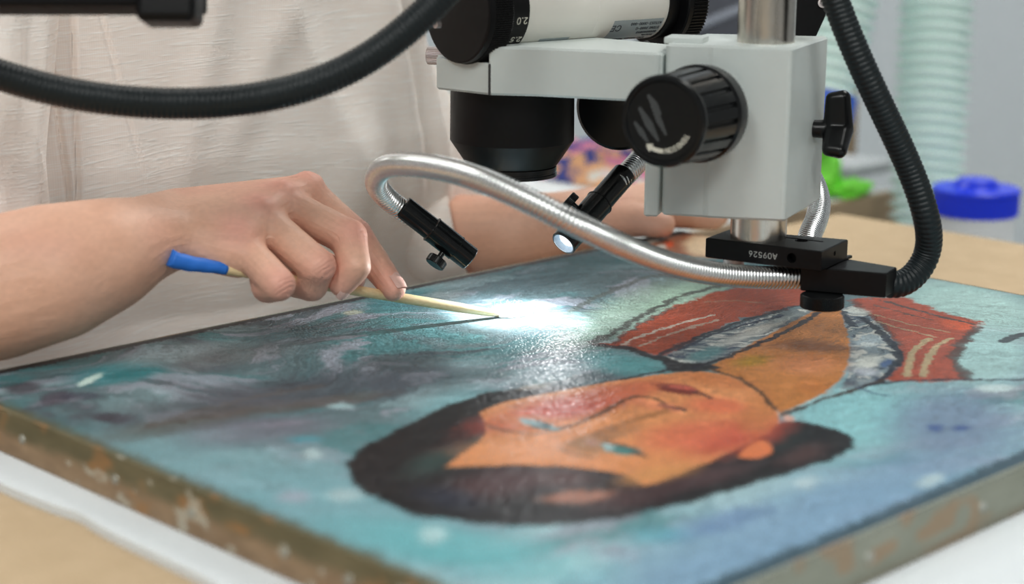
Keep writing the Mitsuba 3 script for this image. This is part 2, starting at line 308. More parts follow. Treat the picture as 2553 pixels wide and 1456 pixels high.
    ('L',(0.061,0.042,0.040),[(455.6,135.9),(423.0,125.7),(395.0,113.5),(376.0,100.2),(362.5,84.0)],3.0,3,2,0.85),
    ('P',(0.195,0.231,0.246),[(286.2,212.4),(326.7,224.9),(370.4,230.0),(411.1,230.9),(432.1,224.2),(415.1,210.6),(383.3,203.4),(346.8,197.0),(313.2,190.2),(287.7,190.2),(279.0,198.4)],1,1.2,1,1),
    ('E',(0.578,0.546,0.485),(369.9,216.0),(22.4,1.6),(-6.1,-5.5),0.8,0.8),
    ('E',(0.485,0.485,0.456),(345.0,210.0),(26.6,3.0),(-4.5,-4.3),0.8,0.75),
    ('E',(0.080,0.223,0.242),(305.9,202.4),(15.0,1.0),(-7.4,-7.2),0.8,0.8),
    ('E',(0.456,0.515,0.503),(397.5,220.7),(14.1,-0.1),(-4.0,-3.4),0.8,0.7),
    ('L',(0.025,0.032,0.058),[(301.5,217.3),(332.4,224.1),(369.8,226.8),(395.7,224.8)],1.4,1.2,1.2,0.9),
    ('P',(0.216,0.270,0.305),[(437.7,213.8),(446.3,209.7),(431.9,188.6),(402.6,156.1),(375.5,131.8),(351.4,118.2),(330.7,112.0),(313.5,112.9),(300.8,115.5),(327.0,131.1),(372.8,161.4),(409.9,190.7)],1,1.2,1,1),
    ('E',(0.610,0.644,0.610),(438.4,201.5),(4.9,-4.6),(-6.3,-4.3),0.7,0.8),
    ('E',(0.680,0.701,0.658),(353.4,136.8),(8.2,-1.9),(-9.6,-7.2),0.7,0.9),
    ('E',(0.515,0.546,0.610),(337.0,126.7),(4.3,-4.1),(-6.1,-4.2),0.7,0.8),
    ('E',(0.456,0.546,0.578),(386.8,159.6),(4.0,-3.7),(-11.0,-7.5),0.8,0.6),
    ('E',(0.061,0.127,0.305),(357.5,127.7),(2.1,-1.9),(-5.7,-3.8),0.7,0.8),
    ('L',(0.019,0.026,0.048),[(431.8,207.7),(415.0,191.9),(408.5,183.5)],1.8,1.2,1,0.9),
    ('L',(0.019,0.023,0.042),[(428.3,191.9),(410.7,169.5),(389.5,145.9),(368.2,128.1),(346.4,117.9),(326.2,112.4)],2.2,1.5,1.4,0.95),
    ('P',(0.515,0.195,0.054),[(284.6,185.0),(317.5,193.6),(351.4,201.8),(384.4,210.9),(416.3,218.3),(433.8,220.0),(437.6,213.9),(406.5,187.8),(373.0,161.3),(343.0,141.3),(312.3,125.4),(284.8,117.7),(265.2,114.8),(249.0,112.8),(266.1,136.2),(279.6,161.1)],1,0.8,1),
    ('E',(0.223,0.089,0.042),(356.4,174.6),(11.1,-15.9),(-9.9,-7.0),0.8,0.9),
    ('E',(0.610,0.223,0.098),(329.0,154.5),(11.7,-11.0),(-15.1,-11.0),0.9,0.7),
    ('E',(0.376,0.205,0.017),(312.0,177.7),(10.4,-3.2),(-8.0,-6.7),0.8,0.9),
    ('E',(0.515,0.171,0.045),(297.9,129.5),(5.6,-5.3),(-11.2,-8.1),0.9,0.6),
    ('P',(0.013,0.013,0.016),[(201.4,218.5),(193.3,225.2),(172.0,227.7),(153.1,226.7),(131.1,221.6),(105.4,214.0),(86.3,207.8),(71.9,201.2),(60.4,190.5),(50.0,175.5),(42.8,156.7),(42.0,140.4),(43.0,124.2),(51.7,107.0),(62.1,91.8),(77.6,81.7),(98.4,72.0),(123.8,65.7),(146.1,63.7),(169.5,62.0),(193.6,59.9),(214.1,58.4),(234.5,62.2),(246.1,74.4),(249.4,87.4),(248.3,100.1),(243.7,106.0),(232.3,103.6),(231.2,155.7),(215.6,207.0)],1.6,1.6,1),
    ('E',(0.089,0.027,0.030),(176.7,198.3),(18.2,-2.5),(-6.6,-7.3),1,0.8),
    ('E',(0.102,0.030,0.027),(116.0,174.4),(17.1,-4.2),(-8.7,-10.1),1,0.8),
    ('E',(0.030,0.080,0.072),(131.2,175.3),(15.9,-0.7),(-7.6,-9.1),1,0.8),
    ('E',(0.032,0.065,0.061),(95.1,171.9),(19.2,2.0),(-7.2,-9.9),1,0.8),
    ('E',(0.080,0.032,0.037),(92.0,132.9),(19.8,-7.4),(-11.0,-12.3),1,0.8),
    ('E',(0.089,0.038,0.038),(113.0,119.7),(9.4,-8.9),(-7.8,-7.4),1,0.8),
    ('E',(0.017,0.023,0.042),(64.0,133.4),(4.5,-13.1),(-8.1,-7.8),1,0.8),
    ('E',(0.076,0.040,0.045),(154.2,80.6),(26.2,-3.2),(-6.8,-6.6),1,0.8),
    ('E',(0.080,0.042,0.042),(209.1,71.2),(14.1,-1.8),(-7.8,-6.8),1,0.8),
    ('E',(0.021,0.030,0.032),(220.8,90.5),(12.4,-3.5),(-12.7,-10.6),1,0.8),
    ('E',(0.061,0.027,0.030),(113.9,85.9),(17.4,-5.3),(-7.9,-8.0),1,0.8),
    ('E',(0.376,0.171,0.122),(101.6,100.1),(12.4,-7.8),(-4.9,-4.8),0.6,0.95),
    ('E',(0.515,0.456,0.402),(199.3,220.4),(8.2,-2.5),(-2.3,-2.5),0.8,0.6),
    ('P',(0.687,0.270,0.107),[(151.9,207.9),(169.6,212.0),(188.3,209.6),(208.8,205.9),(236.7,200.4),(262.9,192.4),(276.8,186.3),(282.3,173.1),(276.6,153.4),(265.2,134.4),(250.1,115.2),(236.0,104.2),(217.0,98.0),(199.3,95.5),(179.0,92.3),(153.7,90.7),(137.2,89.4),(131.0,91.2),(133.7,98.7),(135.1,104.3),(132.2,115.3),(124.0,130.2),(113.1,142.6),(100.4,153.3),(88.5,161.7),(104.8,170.0),(120.3,176.4),(133.5,184.2),(143.4,195.9)],1,0.6,1),
    ('E',(0.515,0.084,0.061),(187.8,186.0),(44.4,-6.4),(-12.4,-13.3),0.9,0.95),
    ('E',(0.578,0.141,0.065),(227.1,186.8),(25.0,-5.6),(-9.4,-9.2),0.9,0.8),
    ('E',(0.578,0.188,0.061),(271.1,169.1),(5.6,-17.3),(-8.9,-6.7),0.8,0.8),
    ('E',(0.491,0.080,0.048),(207.9,106.7),(28.5,-3.7),(-15.1,-14.0),0.9,0.95),
    ('E',(0.680,0.156,0.084),(196.1,121.7),(20.9,-7.5),(-14.5,-13.1),0.9,0.8),
    ('E',(0.730,0.162,0.080),(238.3,140.2),(6.7,-12.0),(-11.0,-8.5),0.9,0.8),
    ('E',(0.753,0.242,0.122),(218.2,159.1),(2.8,-11.7),(-6.9,-5.4),0.8,0.7),
    ('E',(0.578,0.262,0.091),(145.1,96.2),(16.7,-4.9),(-6.3,-6.1),0.9,0.7),
    ('E',(0.776,0.328,0.156),(133.1,150.6),(21.0,-19.9),(-9.6,-9.3),0.9,0.6),
    ('E',(0.610,0.223,0.091),(160.0,181.8),(8.2,-14.2),(-6.9,-6.5),0.8,0.7),
    ('E',(0.485,0.171,0.053),(253.1,126.2),(4.7,-4.4),(-19.9,-15.3),0.9,0.7),
    ('E',(0.546,0.188,0.070),(230.6,113.4),(5.2,-4.9),(-14.1,-10.9),0.8,0.7),
    ('E',(0.305,0.141,0.061),(162.7,145.5),(20.4,-2.1),(-5.2,-5.6),0.8,0.8),
    ('E',(0.352,0.171,0.070),(152.0,140.3),(5.0,-4.7),(-8.8,-8.1),0.7,0.8),
    ('L',(0.107,0.048,0.025),[(159.9,165.6),(174.7,166.2),(195.2,170.5),(213.6,175.9),(223.2,175.8),(226.7,168.9),(223.1,159.7)],1.6,2,0.5,0.9),
    ('L',(0.262,0.076,0.054),[(221.2,158.1),(220.6,151.6),(221.4,147.5)],2.4,1.5,0.5,0.9),
    ('L',(0.080,0.042,0.032),[(223.4,151.6),(223.0,147.6),(219.7,145.6)],1.0,1,0.4,0.9),
    ('L',(0.342,0.141,0.054),[(164.8,149.8),(188.1,152.0),(204.1,151.8),(215.1,151.7)],2.6,3,0.6,0.8),
    ('L',(0.156,0.068,0.042),[(140.9,191.6),(141.0,180.3),(146.6,168.6),(159.0,164.8)],1.0,1.2,0.5,0.85),
    ('L',(0.141,0.076,0.038),[(139.3,144.8),(139.5,135.7),(141.3,128.2)],1.2,1.5,0.5,0.6),
    ('E',(0.030,0.107,0.122),(158.6,174.9),(1.6,-8.6),(-4.0,-3.4),0.5,1),
    ('E',(0.352,0.485,0.515),(158.0,182.8),(0.3,-4.5),(-3.5,-3.0),0.6,0.9),
    ('E',(0.188,0.305,0.328),(159.4,167.6),(0.7,-2.7),(-2.2,-1.9),0.6,0.9),
    ('E',(0.061,0.205,0.195),(158.6,128.0),(2.6,-9.2),(-4.6,-3.7),0.5,1),
    ('E',(0.376,0.515,0.527),(157.5,135.0),(0.2,-3.6),(-3.8,-2.9),0.6,0.9),
    ('E',(0.025,0.045,0.048),(158.7,119.0),(0.6,-3.4),(-2.1,-1.6),0.7,0.9),
    ('E',(0.429,0.223,0.171),(156.5,142.2),(1.7,-1.7),(-3.7,-3.4),0.7,0.8),
    ('L',(0.080,0.048,0.032),[(159.8,140.5),(163.5,132.4),(160.7,118.5),(158.9,114.3)],0.9,1,0.4,0.8),
    ('E',(0.188,0.032,0.023),(246.2,170.7),(4.0,-11.7),(-5.9,-4.6),0.5,1),
    ('E',(0.546,0.114,0.080),(249.6,171.2),(2.2,-6.5),(-2.7,-2.1),0.6,0.9),
    ('L',(0.061,0.019,0.018),[(248.0,162.5),(247.8,156.2),(246.0,150.7)],1.3,1,0.4,0.9),
    ('P',(0.680,0.188,0.072),[(186.6,88.1),(199.9,93.4),(210.5,95.6),(212.4,92.3),(207.9,85.9),(199.2,80.6),(191.3,80.8),(186.4,85.4)],1,0.5,1),
    ('L',(0.030,0.027,0.034),[(214.6,206.1),(238.3,201.8),(262.2,197.0),(270.4,196.3)],1.3,1,0.8,0.95),
    ('L',(0.023,0.023,0.027),[(278.6,252.0),(284.4,237.7),(282.1,219.4),(279.3,201.2),(282.8,188.7)],3.6,2.2,1.6,0.95),
    ('P',(0.023,0.023,0.027),[(286.8,218.2),(283.9,199.9),(294.2,190.3),(290.9,180.1),(276.5,183.5),(266.5,193.0),(275.6,204.6)],1.5,1,1),
    ('L',(0.027,0.027,0.037),[(280.8,189.6),(315.1,191.7),(358.7,199.5),(389.1,206.4),(419.6,215.2)],1.8,1.2,1,0.95),
    ('L',(0.027,0.027,0.037),[(284.4,216.2),(329.3,227.0),(373.2,232.2),(414.1,233.2),(438.4,231.6)],1.7,1.5,1.3,0.9),
    ('L',(0.098,0.048,0.025),[(284.9,182.7),(282.4,163.3),(270.8,141.0),(252.7,117.9)],1.3,1.5,0.6,0.9),
    ('L',(0.061,0.038,0.032),[(330.0,112.7),(308.7,111.8),(285.4,113.6),(261.1,111.7),(247.6,110.7)],1.5,1.3,0.8,0.95),
    ('L',(0.030,0.034,0.054),[(313.5,112.9),(336.5,105.6),(353.9,92.1),(368.2,78.7),(386.9,59.1)],1.3,1.2,0.8,0.95),
    ('L',(0.045,0.080,0.156),[(310.4,113.0),(308.5,102.7),(309.4,95.5)],0.9,1,0.8,0.8),
    ('L',(0.040,0.040,0.054),[(438.4,111.2),(455.9,112.0),(470.0,110.5)],3,1.5,1,0.9),
    ('E',(0.680,0.376,0.305),(246.6,106.6),(1.8,-1.7),(-3.9,-2.9),0.6,0.9),
]
def _canvas_mm(p):
    x, y = p.x, p.y
    return ((x * float(UX[0]) + y * float(UX[1])) - S0) * 1000, ((x * float(NX[0]) + y * float(NX[1])) - T0) * 1000
def _seg(s, t, a, b):
    px, py, bx, by = s - a[0], t - a[1], b[0] - a[0], b[1] - a[1]
    h = dr.clip((px * bx + py * by) * (1.0 / max(bx * bx + by * by, 1e-9)), 0, 1)
    return dr.square(px - bx * h) + dr.square(py - by * h)
def _inpoly(s, t, P):
    d, sg = mi.Float(1e9), mi.Float(1)
    for k in range(len(P)):
        a, b = P[k], P[k - 1]
        d = dr.minimum(d, _seg(s, t, a, b))
        c1, c2, c3 = t >= a[1], t < b[1], (b[0] - a[0]) * (t - a[1]) > (b[1] - a[1]) * (s - a[0])
        sg = dr.select((c1 & c2 & c3) | ~(c1 | c2 | c3), -sg, sg)
    return sg * dr.sqrt(d)
def _painting(p, n, uv):
    s, t = _canvas_mm(p)
    n1, n2 = fbm(s * .11, t * .11, 1.5, octaves=3) - .5, fbm(s * .11, t * .11, 8.5, octaves=3) - .5
    f1, f2 = noise(s * .9, t * .9, 4.0) - .5, noise(s * .9, t * .9, 6.0) - .5
    r = s * .92 - t * .38 + 18 * n1 + 40 * (noise(s * .02, t * .02, 3.0) - .5); q = s * .38 + t * .92 + 16 * n2 + 60 * (noise(s * .017, t * .017, 9.0) - .5)      # the run of the brush
    b1, b2, b3 = fbm(r * .016, q * .045, 1.0, octaves=4), fbm(r * .02, q * .06, 5.0, octaves=4), fbm(r * .03, q * .09, 12.0, octaves=3)
    bristle = fbm(r * .12, q * 1.1, 3.0, octaves=2)
    far = smoothstep(40, 330, t + .15 * s)
    c = mix((.25, .41, .46), (.10, .155, .172), far)
    c = mix(c, (.06, .19, .205), smoothstep(.52, .68, b1) * .75)
    c = mix(c, (.075, .095, .115), smoothstep(.55, .70, b2) * (.25 + .65 * far))
    c = mix(c, (.30, .31, .37), smoothstep(.54, .70, b3) * .7)
    c = mix(c, (.34, .50, .54), smoothstep(.60, .74, 1 - b1) * (1 - .6 * far))
    for k in PAINT:
        j = k[4] if k[0] == 'P' else k[5] if k[0] == 'L' else 1.2
        ss, tt = s + j * (5.0 * n1 + 1.1 * f1), t + j * (5.0 * n2 + 1.1 * f2)
        if k[0] == 'P':
            m = 1 - smoothstep(-k[3], k[3], _inpoly(ss, tt, k[2])); al = k[5]
            if len(k) > 6:      # thick broken strokes of white and navy over the patch's own colour
                h1, h2 = fbm(r * .09, q * .30, 41.0, octaves=3), fbm(r * .10, q * .34, 57.0, octaves=3)
                cc = mix(mix([.95 * v for v in k[1]], (.55, .55, .52), smoothstep(.50, .66, h1)), (.03, .045, .085), smoothstep(.56, .70, h2) * .85)
                c = mix(c, cc, m * al); continue
        elif k[0] == 'L':
            d = mi.Float(1e9)
            for a, b in zip(k[2][:-1], k[2][1:]): d = dr.minimum(d, _seg(ss, tt, a, b))
            m = 1 - smoothstep(k[3] - .5 * k[4], k[3] + .5 * k[4], dr.sqrt(d) + 2.2 * (bristle - .5)); al = k[6]
        else:
            ss, tt = s + 6.0 * n1 + 1.0 * f1, t + 6.0 * n2 + 1.0 * f2
            (cx, cy), (ax, ay), (bx, by) = k[2], k[3], k[4]
            det = ax * by - ay * bx; dx, dy = ss - cx, tt - cy
            e = dr.sqrt(dr.square((dx * by - dy * bx) / det) + dr.square((ax * dy - ay * dx) / det))
            m = 1 - smoothstep(1 - .7 * k[5], 1 + .7 * k[5], e + .5 * (bristle - .5)); al = k[6]
        c = mix(c, [.95 * v for v in k[1]], m * al)
    g2, g3 = fbm(r * .10, q * .75, 21.0, octaves=3), fbm(r * .16, q * 1.3, 33.0, octaves=3)
    c = mix(c, c * 1.45 + .025, smoothstep(.58, .80, g2) * .5)
    c = mix(c, c * .52, smoothstep(.56, .78, g3) * .55)
    c = c * (.78 + .44 * bristle) * (.86 + .28 * noise(s * 1.5, t * 1.5, 2.0))
    rim = 4.5 * n1 + 3 * f1
    edge = dr.minimum(PH * 1000 - t + rim - 2.0, mi.Float(1e9))
    c = mix((.035, .036, .042), c, smoothstep(7.5, 10.0, edge))
    c = mix((.045, .085, .115), c, smoothstep(7.0, 11.0, t + rim))
    c = mix((.10, .095, .055), c, smoothstep(1.0, 9.0, s + rim))
    c = mix((.17, .21, .24), c, smoothstep(2.0, 3.5, PW * 1000 - s + rim))
    return c
def _paintbump(p, n, uv):
    s, t = _canvas_mm(p)
    r = s * .92 - t * .38; q = s * .38 + t * .92
    w1, w2 = noise(s * .12, t * .12, 1.5) - .5, noise(s * .12, t * .12, 8.5) - .5
    r = r + 9 * w1 + 40 * (noise(s * .02, t * .02, 3.0) - .5); q = q + 8 * w2 + 60 * (noise(s * .017, t * .017, 9.0) - .5)
    imp = fbm(r * .16, q * .42, 3.0, octaves=3)
    return .0009 * imp * (.4 + .9 * noise(s * .03, t * .03, 7.0)) + .00034 * noise(s * 1.3, t * 1.3, 2.0) + .00020 * noise(s * 2.6, t * 2.6, 5.0)
M['m_painting'] = bump(pri(mikit.proc(_painting), .25, specular=.12), _paintbump, 1.0, 3e-4)
def _side_a(p, n, uv):      # the short side: grimy olive canvas with orange rust and glue stains
    s, t = _canvas_mm(p); z = p.z * 1000
    c = mix((.075, .066, .030), (.17, .14, .075), fbm(t * .04, z * .12, 1.0, octaves=3))
    low = smoothstep(-8, -15, z + 6 * (fbm(t * .07, z * .1, 4.0) - .5))
    c = mix(c, mix((.20, .125, .07), (.33, .22, .13), fbm(t * .09, z * .2, 2.0)), low)
    c = mix(c, (.30, .15, .055), smoothstep(.54, .78, fbm(t * .06, z * .10, 6.0, octaves=3)) * .8)
    return mix(c, (.45, .42, .34), smoothstep(.70, .78, fbm(t * .09, z * .15, 9.0, octaves=2)) * .7)
def _side_b(p, n, uv):      # the long side: grey-olive canvas
    s, t = _canvas_mm(p); z = p.z * 1000
    c = mix((.19, .20, .155), (.28, .29, .24), fbm(s * .03, z * .1, 1.0, octaves=3))
    c = mix(c, (.30, .19, .11), smoothstep(.62, .76, fbm(s * .05, z * .09, 3.0, octaves=2)) * .7)
    return mix(c, (.16, .13, .09), smoothstep(-16, -22, z) * .6)
M['m_side_short'] = pri(mikit.proc(_side_a), .7)
M['m_side_long'] = pri(mikit.proc(_side_b), .7)
M['m_tack'] = pri((.34, .34, .30), .35, metallic=.6)

# ------------------------------------------------------------------ the room
def quad(name, c, sx, sy, sz, mat):
    b = trimesh.creation.box((sx, sy, sz)); b.apply_translation(c); put(name, b, mat, False, kind='structure')
X0, X1, Y0, Y1 = -2.2, 2.2, -1.8, 2.85
quad('floor', (0, (Y0 + Y1) / 2, Z_FLOOR - .05), X1 - X0 + .4, Y1 - Y0 + .4, .1, 'm_floor')
quad('ceiling', (0, (Y0 + Y1) / 2, CEIL + .05), X1 - X0 + .4, Y1 - Y0 + .4, .1, 'm_ceiling')
hz, cz = CEIL - Z_FLOOR, (CEIL + Z_FLOOR) / 2
quad('wall_back', (0, Y1 + .05, cz), X1 - X0, .1, hz, 'm_wall')
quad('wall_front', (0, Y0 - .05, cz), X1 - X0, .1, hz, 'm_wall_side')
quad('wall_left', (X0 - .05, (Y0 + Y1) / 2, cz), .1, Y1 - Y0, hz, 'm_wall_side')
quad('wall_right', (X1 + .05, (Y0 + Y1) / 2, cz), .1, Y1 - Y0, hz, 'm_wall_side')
for k, (x, y, w) in enumerate(PANELS):
    key = 'ceiling_light' + (f'_{k:03d}' if k else '')
    thing(key, 'flat rectangular ceiling light panel with a white rim', 'ceiling light', 'ceiling light panels')
    fr = trimesh.boolean.difference([trimesh.creation.box((.66, 1.26, .03)), trimesh.creation.box((.6, 1.2, .05))], engine='manifold')
    fr.apply_translation((x, y, CEIL - .015)); put('frame', fr, 'm_ceiling', False, key)
    v = np.array([(-.3, -.6, 0), (.3, -.6, 0), (.3, .6, 0), (-.3, .6, 0)]) + (x, y, CEIL - .012)
    put('diffuser', trimesh.Trimesh(v, [[0, 2, 1], [0, 3, 2]], process=False), 'm_ceiling', False, key, emitter={'type': 'area', 'radiance': rgb(np.array(PANEL) * w)})

# ------------------------------------------------------------------ table, paper, foam, picture
def sbox(s0, s1, t0, t1, z0, z1, r=.001):
    return moved(rbox(s1 - s0, t1 - t0, z1 - z0, r), STM @ mat4((1, 0, 0), (0, 1, 0), (0, 0, 1), ((s0 + s1) / 2, (t0 + t1) / 2, (z0 + z1) / 2)))
TS0, TS1, TT0, TT1 = -.75, .792, -.55, .463
thing('work_table', 'work table under the kraft paper that carries the picture', 'table')
put('tabletop', sbox(TS0, TS1, TT0, TT1, Z_TABLE - .031, Z_TABLE - .001, .002), 'm_tabletop', 30, 'work_table')
for a, b in ((TS0 + .06, TT0 + .06), (TS1 - .06, TT0 + .06), (TS0 + .06, TT1 - .06), (TS1 - .06, TT1 - .06)):
    put('leg', sbox(a - .025, a + .025, b - .025, b + .025, Z_FLOOR, Z_TABLE - .031, .003), 'm_legs', 30, 'work_table')
kp = trimesh.creation.box((TS1 - TS0, TT1 - TT0, .001)); kp.apply_transform(STM @ mat4((1, 0, 0), (0, 1, 0), (0, 0, 1), ((TS0 + TS1) / 2, (TT0 + TT1) / 2, Z_TABLE - .0005)))
put('kraft_paper', kp, 'm_kraft', False, label='brown kraft paper covering the whole work table', cat='paper')

rng = np.random.default_rng(4)
def foam():      # a white foam sheet, its left border torn slightly wavy
    ts = np.linspace(-.32, .432, 160); w = -.0205 + .0008 * np.sin(ts * 31) + .0022 * (meshkit.fbm(np.column_stack([ts * 22, ts * 0, ts * 0]), 3, 3) - .5)
    for t0, a in ((.27, .0016), (.16, -.002), (.10, .002)): w += a * np.exp(-((ts - t0) / .012) ** 2) 
    out = list(zip(w, ts)) + [(.556, .432), (.556, -.32)]
    from shapely.geometry import Polygon
    m = trimesh.creation.extrude_polygon(Polygon(out), .0042, engine='earcut'); m.apply_translation((0, 0, Z_TABLE + .0001)); return moved(m, STM)
put('foam_sheet', foam(), 'm_foam', 30, label='thin white foam sheet lying under the oil painting', cat='foam sheet')

P_ = thing('oil_painting', 'unframed oil painting of a dark-haired sitter lying flat on white foam', 'painting')
g = []
nx, ny = 60, 48
xs, ys = np.linspace(0, PW, nx), np.linspace(0, PH, ny)
vv = np.array([(x, y, 0) for x in xs for y in ys]); 
ed = np.minimum(np.minimum(vv[:, 0], PW - vv[:, 0]), np.minimum(vv[:, 1], PH - vv[:, 1])); vv[:, 2] = -.0012 * np.exp(-ed / .0025) - .0004
ff = []
for i in range(nx - 1):
    for j in range(ny - 1):
        a = i * ny + j; ff += [[a, a + ny, a + ny + 1], [a, a + ny + 1, a + 1]]
cv = moved(trimesh.Trimesh(vv, ff, process=False), STM)
uvs = np.column_stack([vv[:, 0] / PW, vv[:, 1] / PH])
put('canvas', cv, 'm_painting', True, P_, 'painted front of the canvas', uv=uvs)
zb = -PT
put('short_side', sbox(0, .003, .0, PH, zb, -.0012, .0012), 'm_side_short', 30, P_, 'grimy brown tacked edge')
put('short_side', sbox(PW - .003, PW, 0, PH, zb, -.0012, .0012), 'm_side_short', 30, P_)
put('long_side', sbox(.0, PW, 0, .003, zb, -.0012, .0012), 'm_side_long', 30, P_, 'grey-olive tacked edge')
put('long_side', sbox(.0, PW, PH - .003, PH, zb, -.0012, .0012), 'm_side_long', 30, P_)
put('stretcher', cat_([sbox(.003, .045, .003, PH - .003, zb, -.004), sbox(PW - .045, PW - .003, .003, PH - .003, zb, -.004), sbox(.045, PW - .045, .003, .045, zb, -.004), sbox(.045, PW - .045, PH - .045, PH - .003, zb, -.004)]), 'm_wood', 30, P_)
for t in (.028, .075, .118, .155, .215, .27, .345, .395):
    put('tack', lathe([(0, 0), (.0022, 0), (.0019, .0007), (0, .0010)], st(0, t, -.0115), -UX, 14), 'm_tack', 40, P_)
for s in (.06, .155, .235, .33, .43, .52):
    put('tack', lathe([(0, 0), (.0026, 0), (.0022, .0008), (0, .0012)], st(s, 0, -.0115), -NX, 14), 'm_tack', 40, P_)
# ------------------------------------------------------------------ the person
J = {k: at(*v) for k, v in {
    'wu': (442, 590, .918), 'wr': (446, 540, .947),
    'iM': (764, 484, .964), 'mM': (702, 508, .950), 'rM': (652, 546, .935), 'pM': (598, 606, .922),
    'iP': (884, 588, .966), 'iD': (943, 668, .962), 'iT': (980, 719, .9565),
    'mP': (868, 592, .941), 'mD': (884, 664, .930), 'mT': (852, 706, .933),
    'rP': (790, 664, .922), 'rD': (778, 712, .931), 'rT': (735, 708, .946),
    'pP': (692, 708, .907), 'pD': (664, 720, .916), 'pT': (652, 698, .932),
    'tC': (540, 600, .965), 'tM': (650, 640, .978), 'tI': (790, 665, .978), 'tT': (876, 692, .962),
    'f0': (0, 716, .885), 'f1': (130, 680, .887), 'f2': (250, 640, .895), 'f3': (345, 602, .908), 'elb': (-480, 800, .86)}.items()}
SH_R, SH_L = st(.130, .592, .275), st(.392, .60, .275)
chain = [
    [('wu', .0152), ('wr', .0140)],
    [('wu', .0150), ('pM', .0128)], [('wr', .0138), ('iM', .0112)],
]
B = []
def add(*pr): B.append(bone(*[(J[p] if isinstance(p, str) else p, r) for p, r in pr]))
# forearm to wrist
add(('elb', .038), ('f0', .0352)); add(('f0', .0352), ('f1', .0338)); add(('f1', .0338), ('f2', .0288)); add(('f2', .0288), ('f3', .0222))
add(('f3', .0222), ('wu', .0158), ('wr', .0150)); 
# back of the hand
add(('wu', .0155), ('wr', .0148), ('rM', .0118), ('pM', .0128)); add(('wu', .0155), ('wr', .0148), ('rM', .0118), ('mM', .0115)); add(('wr', .0148), ('mM', .0115), ('iM', .0106))
hy = at(592, 634, .9195); add(('wu', .0145), (hy, .0120), ('pM', .0118))            # heel of the hand
add(('wr', .0145), ('tC', .0155), ('iM', .010)); add(('tC', .0155), ('tM', .0125), ('wr', .012))
# knuckles and tendons
for k, r in (('iM', .0112), ('mM', .0117), ('rM', .0115), ('pM', .0112)): B.append(ball(J[k] + np.array([.0, -.0005, .0012]), r))
up = np.array([-.002, -.004, .0095])
for k in ('iM', 'mM', 'rM'): add((J[k] + up * .85, .0030), (J['wr'] * .6 + J['wu'] * .4 + up * 1.1, .0026))
# fingers, each its own chain
for f, r in (('i', (.0102, .0093, .0080, .0066)), ('m', (.0104, .0097, .0084, .0070)), ('r', (.0102, .0094, .0082, .0070)), ('p', (.0094, .0086, .0073, .0062))):
    a, b, c, d = (f + x for x in 'MPDT')
    add((a, r[0]), ((J[a] + J[b]) / 2, r[0] * .93)); add(((J[a] + J[b]) / 2, r[0] * .93), (b, r[1])); B.append(ball(J[b], r[1] * 1.05))
    add((b, r[1]), ((J[b] + J[c]) / 2, r[1] * .93)); add(((J[b] + J[c]) / 2, r[1] * .93), (c, r[2])); add((c, r[2]), (d, r[3]))
add(('tM', .0118), ('tI', .0098)); add(('tI', .0098), ('tT', .0078))
# upper right arm, torso, neck, head
sh = lambda P, r: (P, r)
add(('elb', .036), (SH_R, .040))
tc = lambda s, t, z: st(s, t, z)
add((SH_R, .042), (SH_L, .042), (tc(.21, .612, .14), .072), (tc(.33, .612, .14), .072)); add((tc(.21, .612, .14), .072), (tc(.33, .612, .14), .072), (tc(.21, .66, -.02), .07), (tc(.33, .66, -.02), .07))
add((tc(.21, .66, -.02), .07), (tc(.33, .66, -.02), .07), (tc(.20, .68, -.14), .08), (tc(.34, .68, -.14), .08))
add((tc(.27, .605, .28), .050), (tc(.27, .575, .42), .048))
hc = tc(.27, .535, .505)
add((hc, .078), (hc + np.array([0, 0, .03]), .08), (hc - NX * .035 + np.array([0, 0, -.055]), .05))
add((hc - NX * .085 + np.array([0, 0, .01]), .008), (hc - NX * .098 + np.array([0, 0, -.018]), .010))           # nose
for sg in (-1, 1): add((hc + UX * sg * .078 + np.array([0, 0, .012]), .012), (hc + UX * sg * .076 + np.array([0, 0, -.015]), .009))
add((hc - NX * .080 + UX * .018 + np.array([0, 0, -.048]), .007), (hc - NX * .080 - UX * .018 + np.array([0, 0, -.048]), .007))   # lips
# left arm resting behind the picture, hand on its far corner
L = {k: at(*v) for k, v in {'el': (1040, 608, 1.25), 'a1': (1250, 606, 1.235), 'a2': (1380, 590, 1.225), 'wr': (1500, 572, 1.225), 'w2': (1508, 548, 1.25),
     'k1': (1625, 530, 1.25), 'k2': (1632, 545, 1.232), 'k3': (1640, 555, 1.22), 'h1': (1700, 535, 1.262), 'h2': (1712, 552, 1.243), 'h3': (1715, 562, 1.232),
     't1': (1770, 540, 1.272), 't2': (1790, 560, 1.25), 't3': (1778, 570, 1.236), 'th': (1590, 572, 1.21), 'th2': (1650, 584, 1.203), 'k0': (1620, 515, 1.27), 'h0': (1690, 518, 1.28), 't0': (1750, 525, 1.288)}.items()}
J.update({'L' + k: v + np.array([0, 0, .0065]) for k, v in L.items()})
add((SH_L, .034), ('Lel', .0255)); add(('Lel', .0275), ('La1', .0265)); add(('La1', .0265), ('La2', .0235)); add(('La2', .0235), ('Lwr', .018), ('Lw2', .017))
add(('Lwr', .018), ('Lw2', .017), ('Lk1', .0115), ('Lk3', .0115)); add(('Lwr', .016), ('Lw2', .016), ('Lk0', .011), ('Lk1', .0115))
for k in '0123':
    add(('Lk' + k, .0098), ('Lh' + k, .0088)); add(('Lh' + k, .0088), ('Lt' + k, .007))
add(('Lwr', .015), ('Lth', .0115)); add(('Lth', .0115), ('Lth2', .0085))
body = m3.Manifold.batch_boolean(B, m3.OpType.Add).refine_to_length(.003)
body = tri(body)
import scipy.sparse as sp
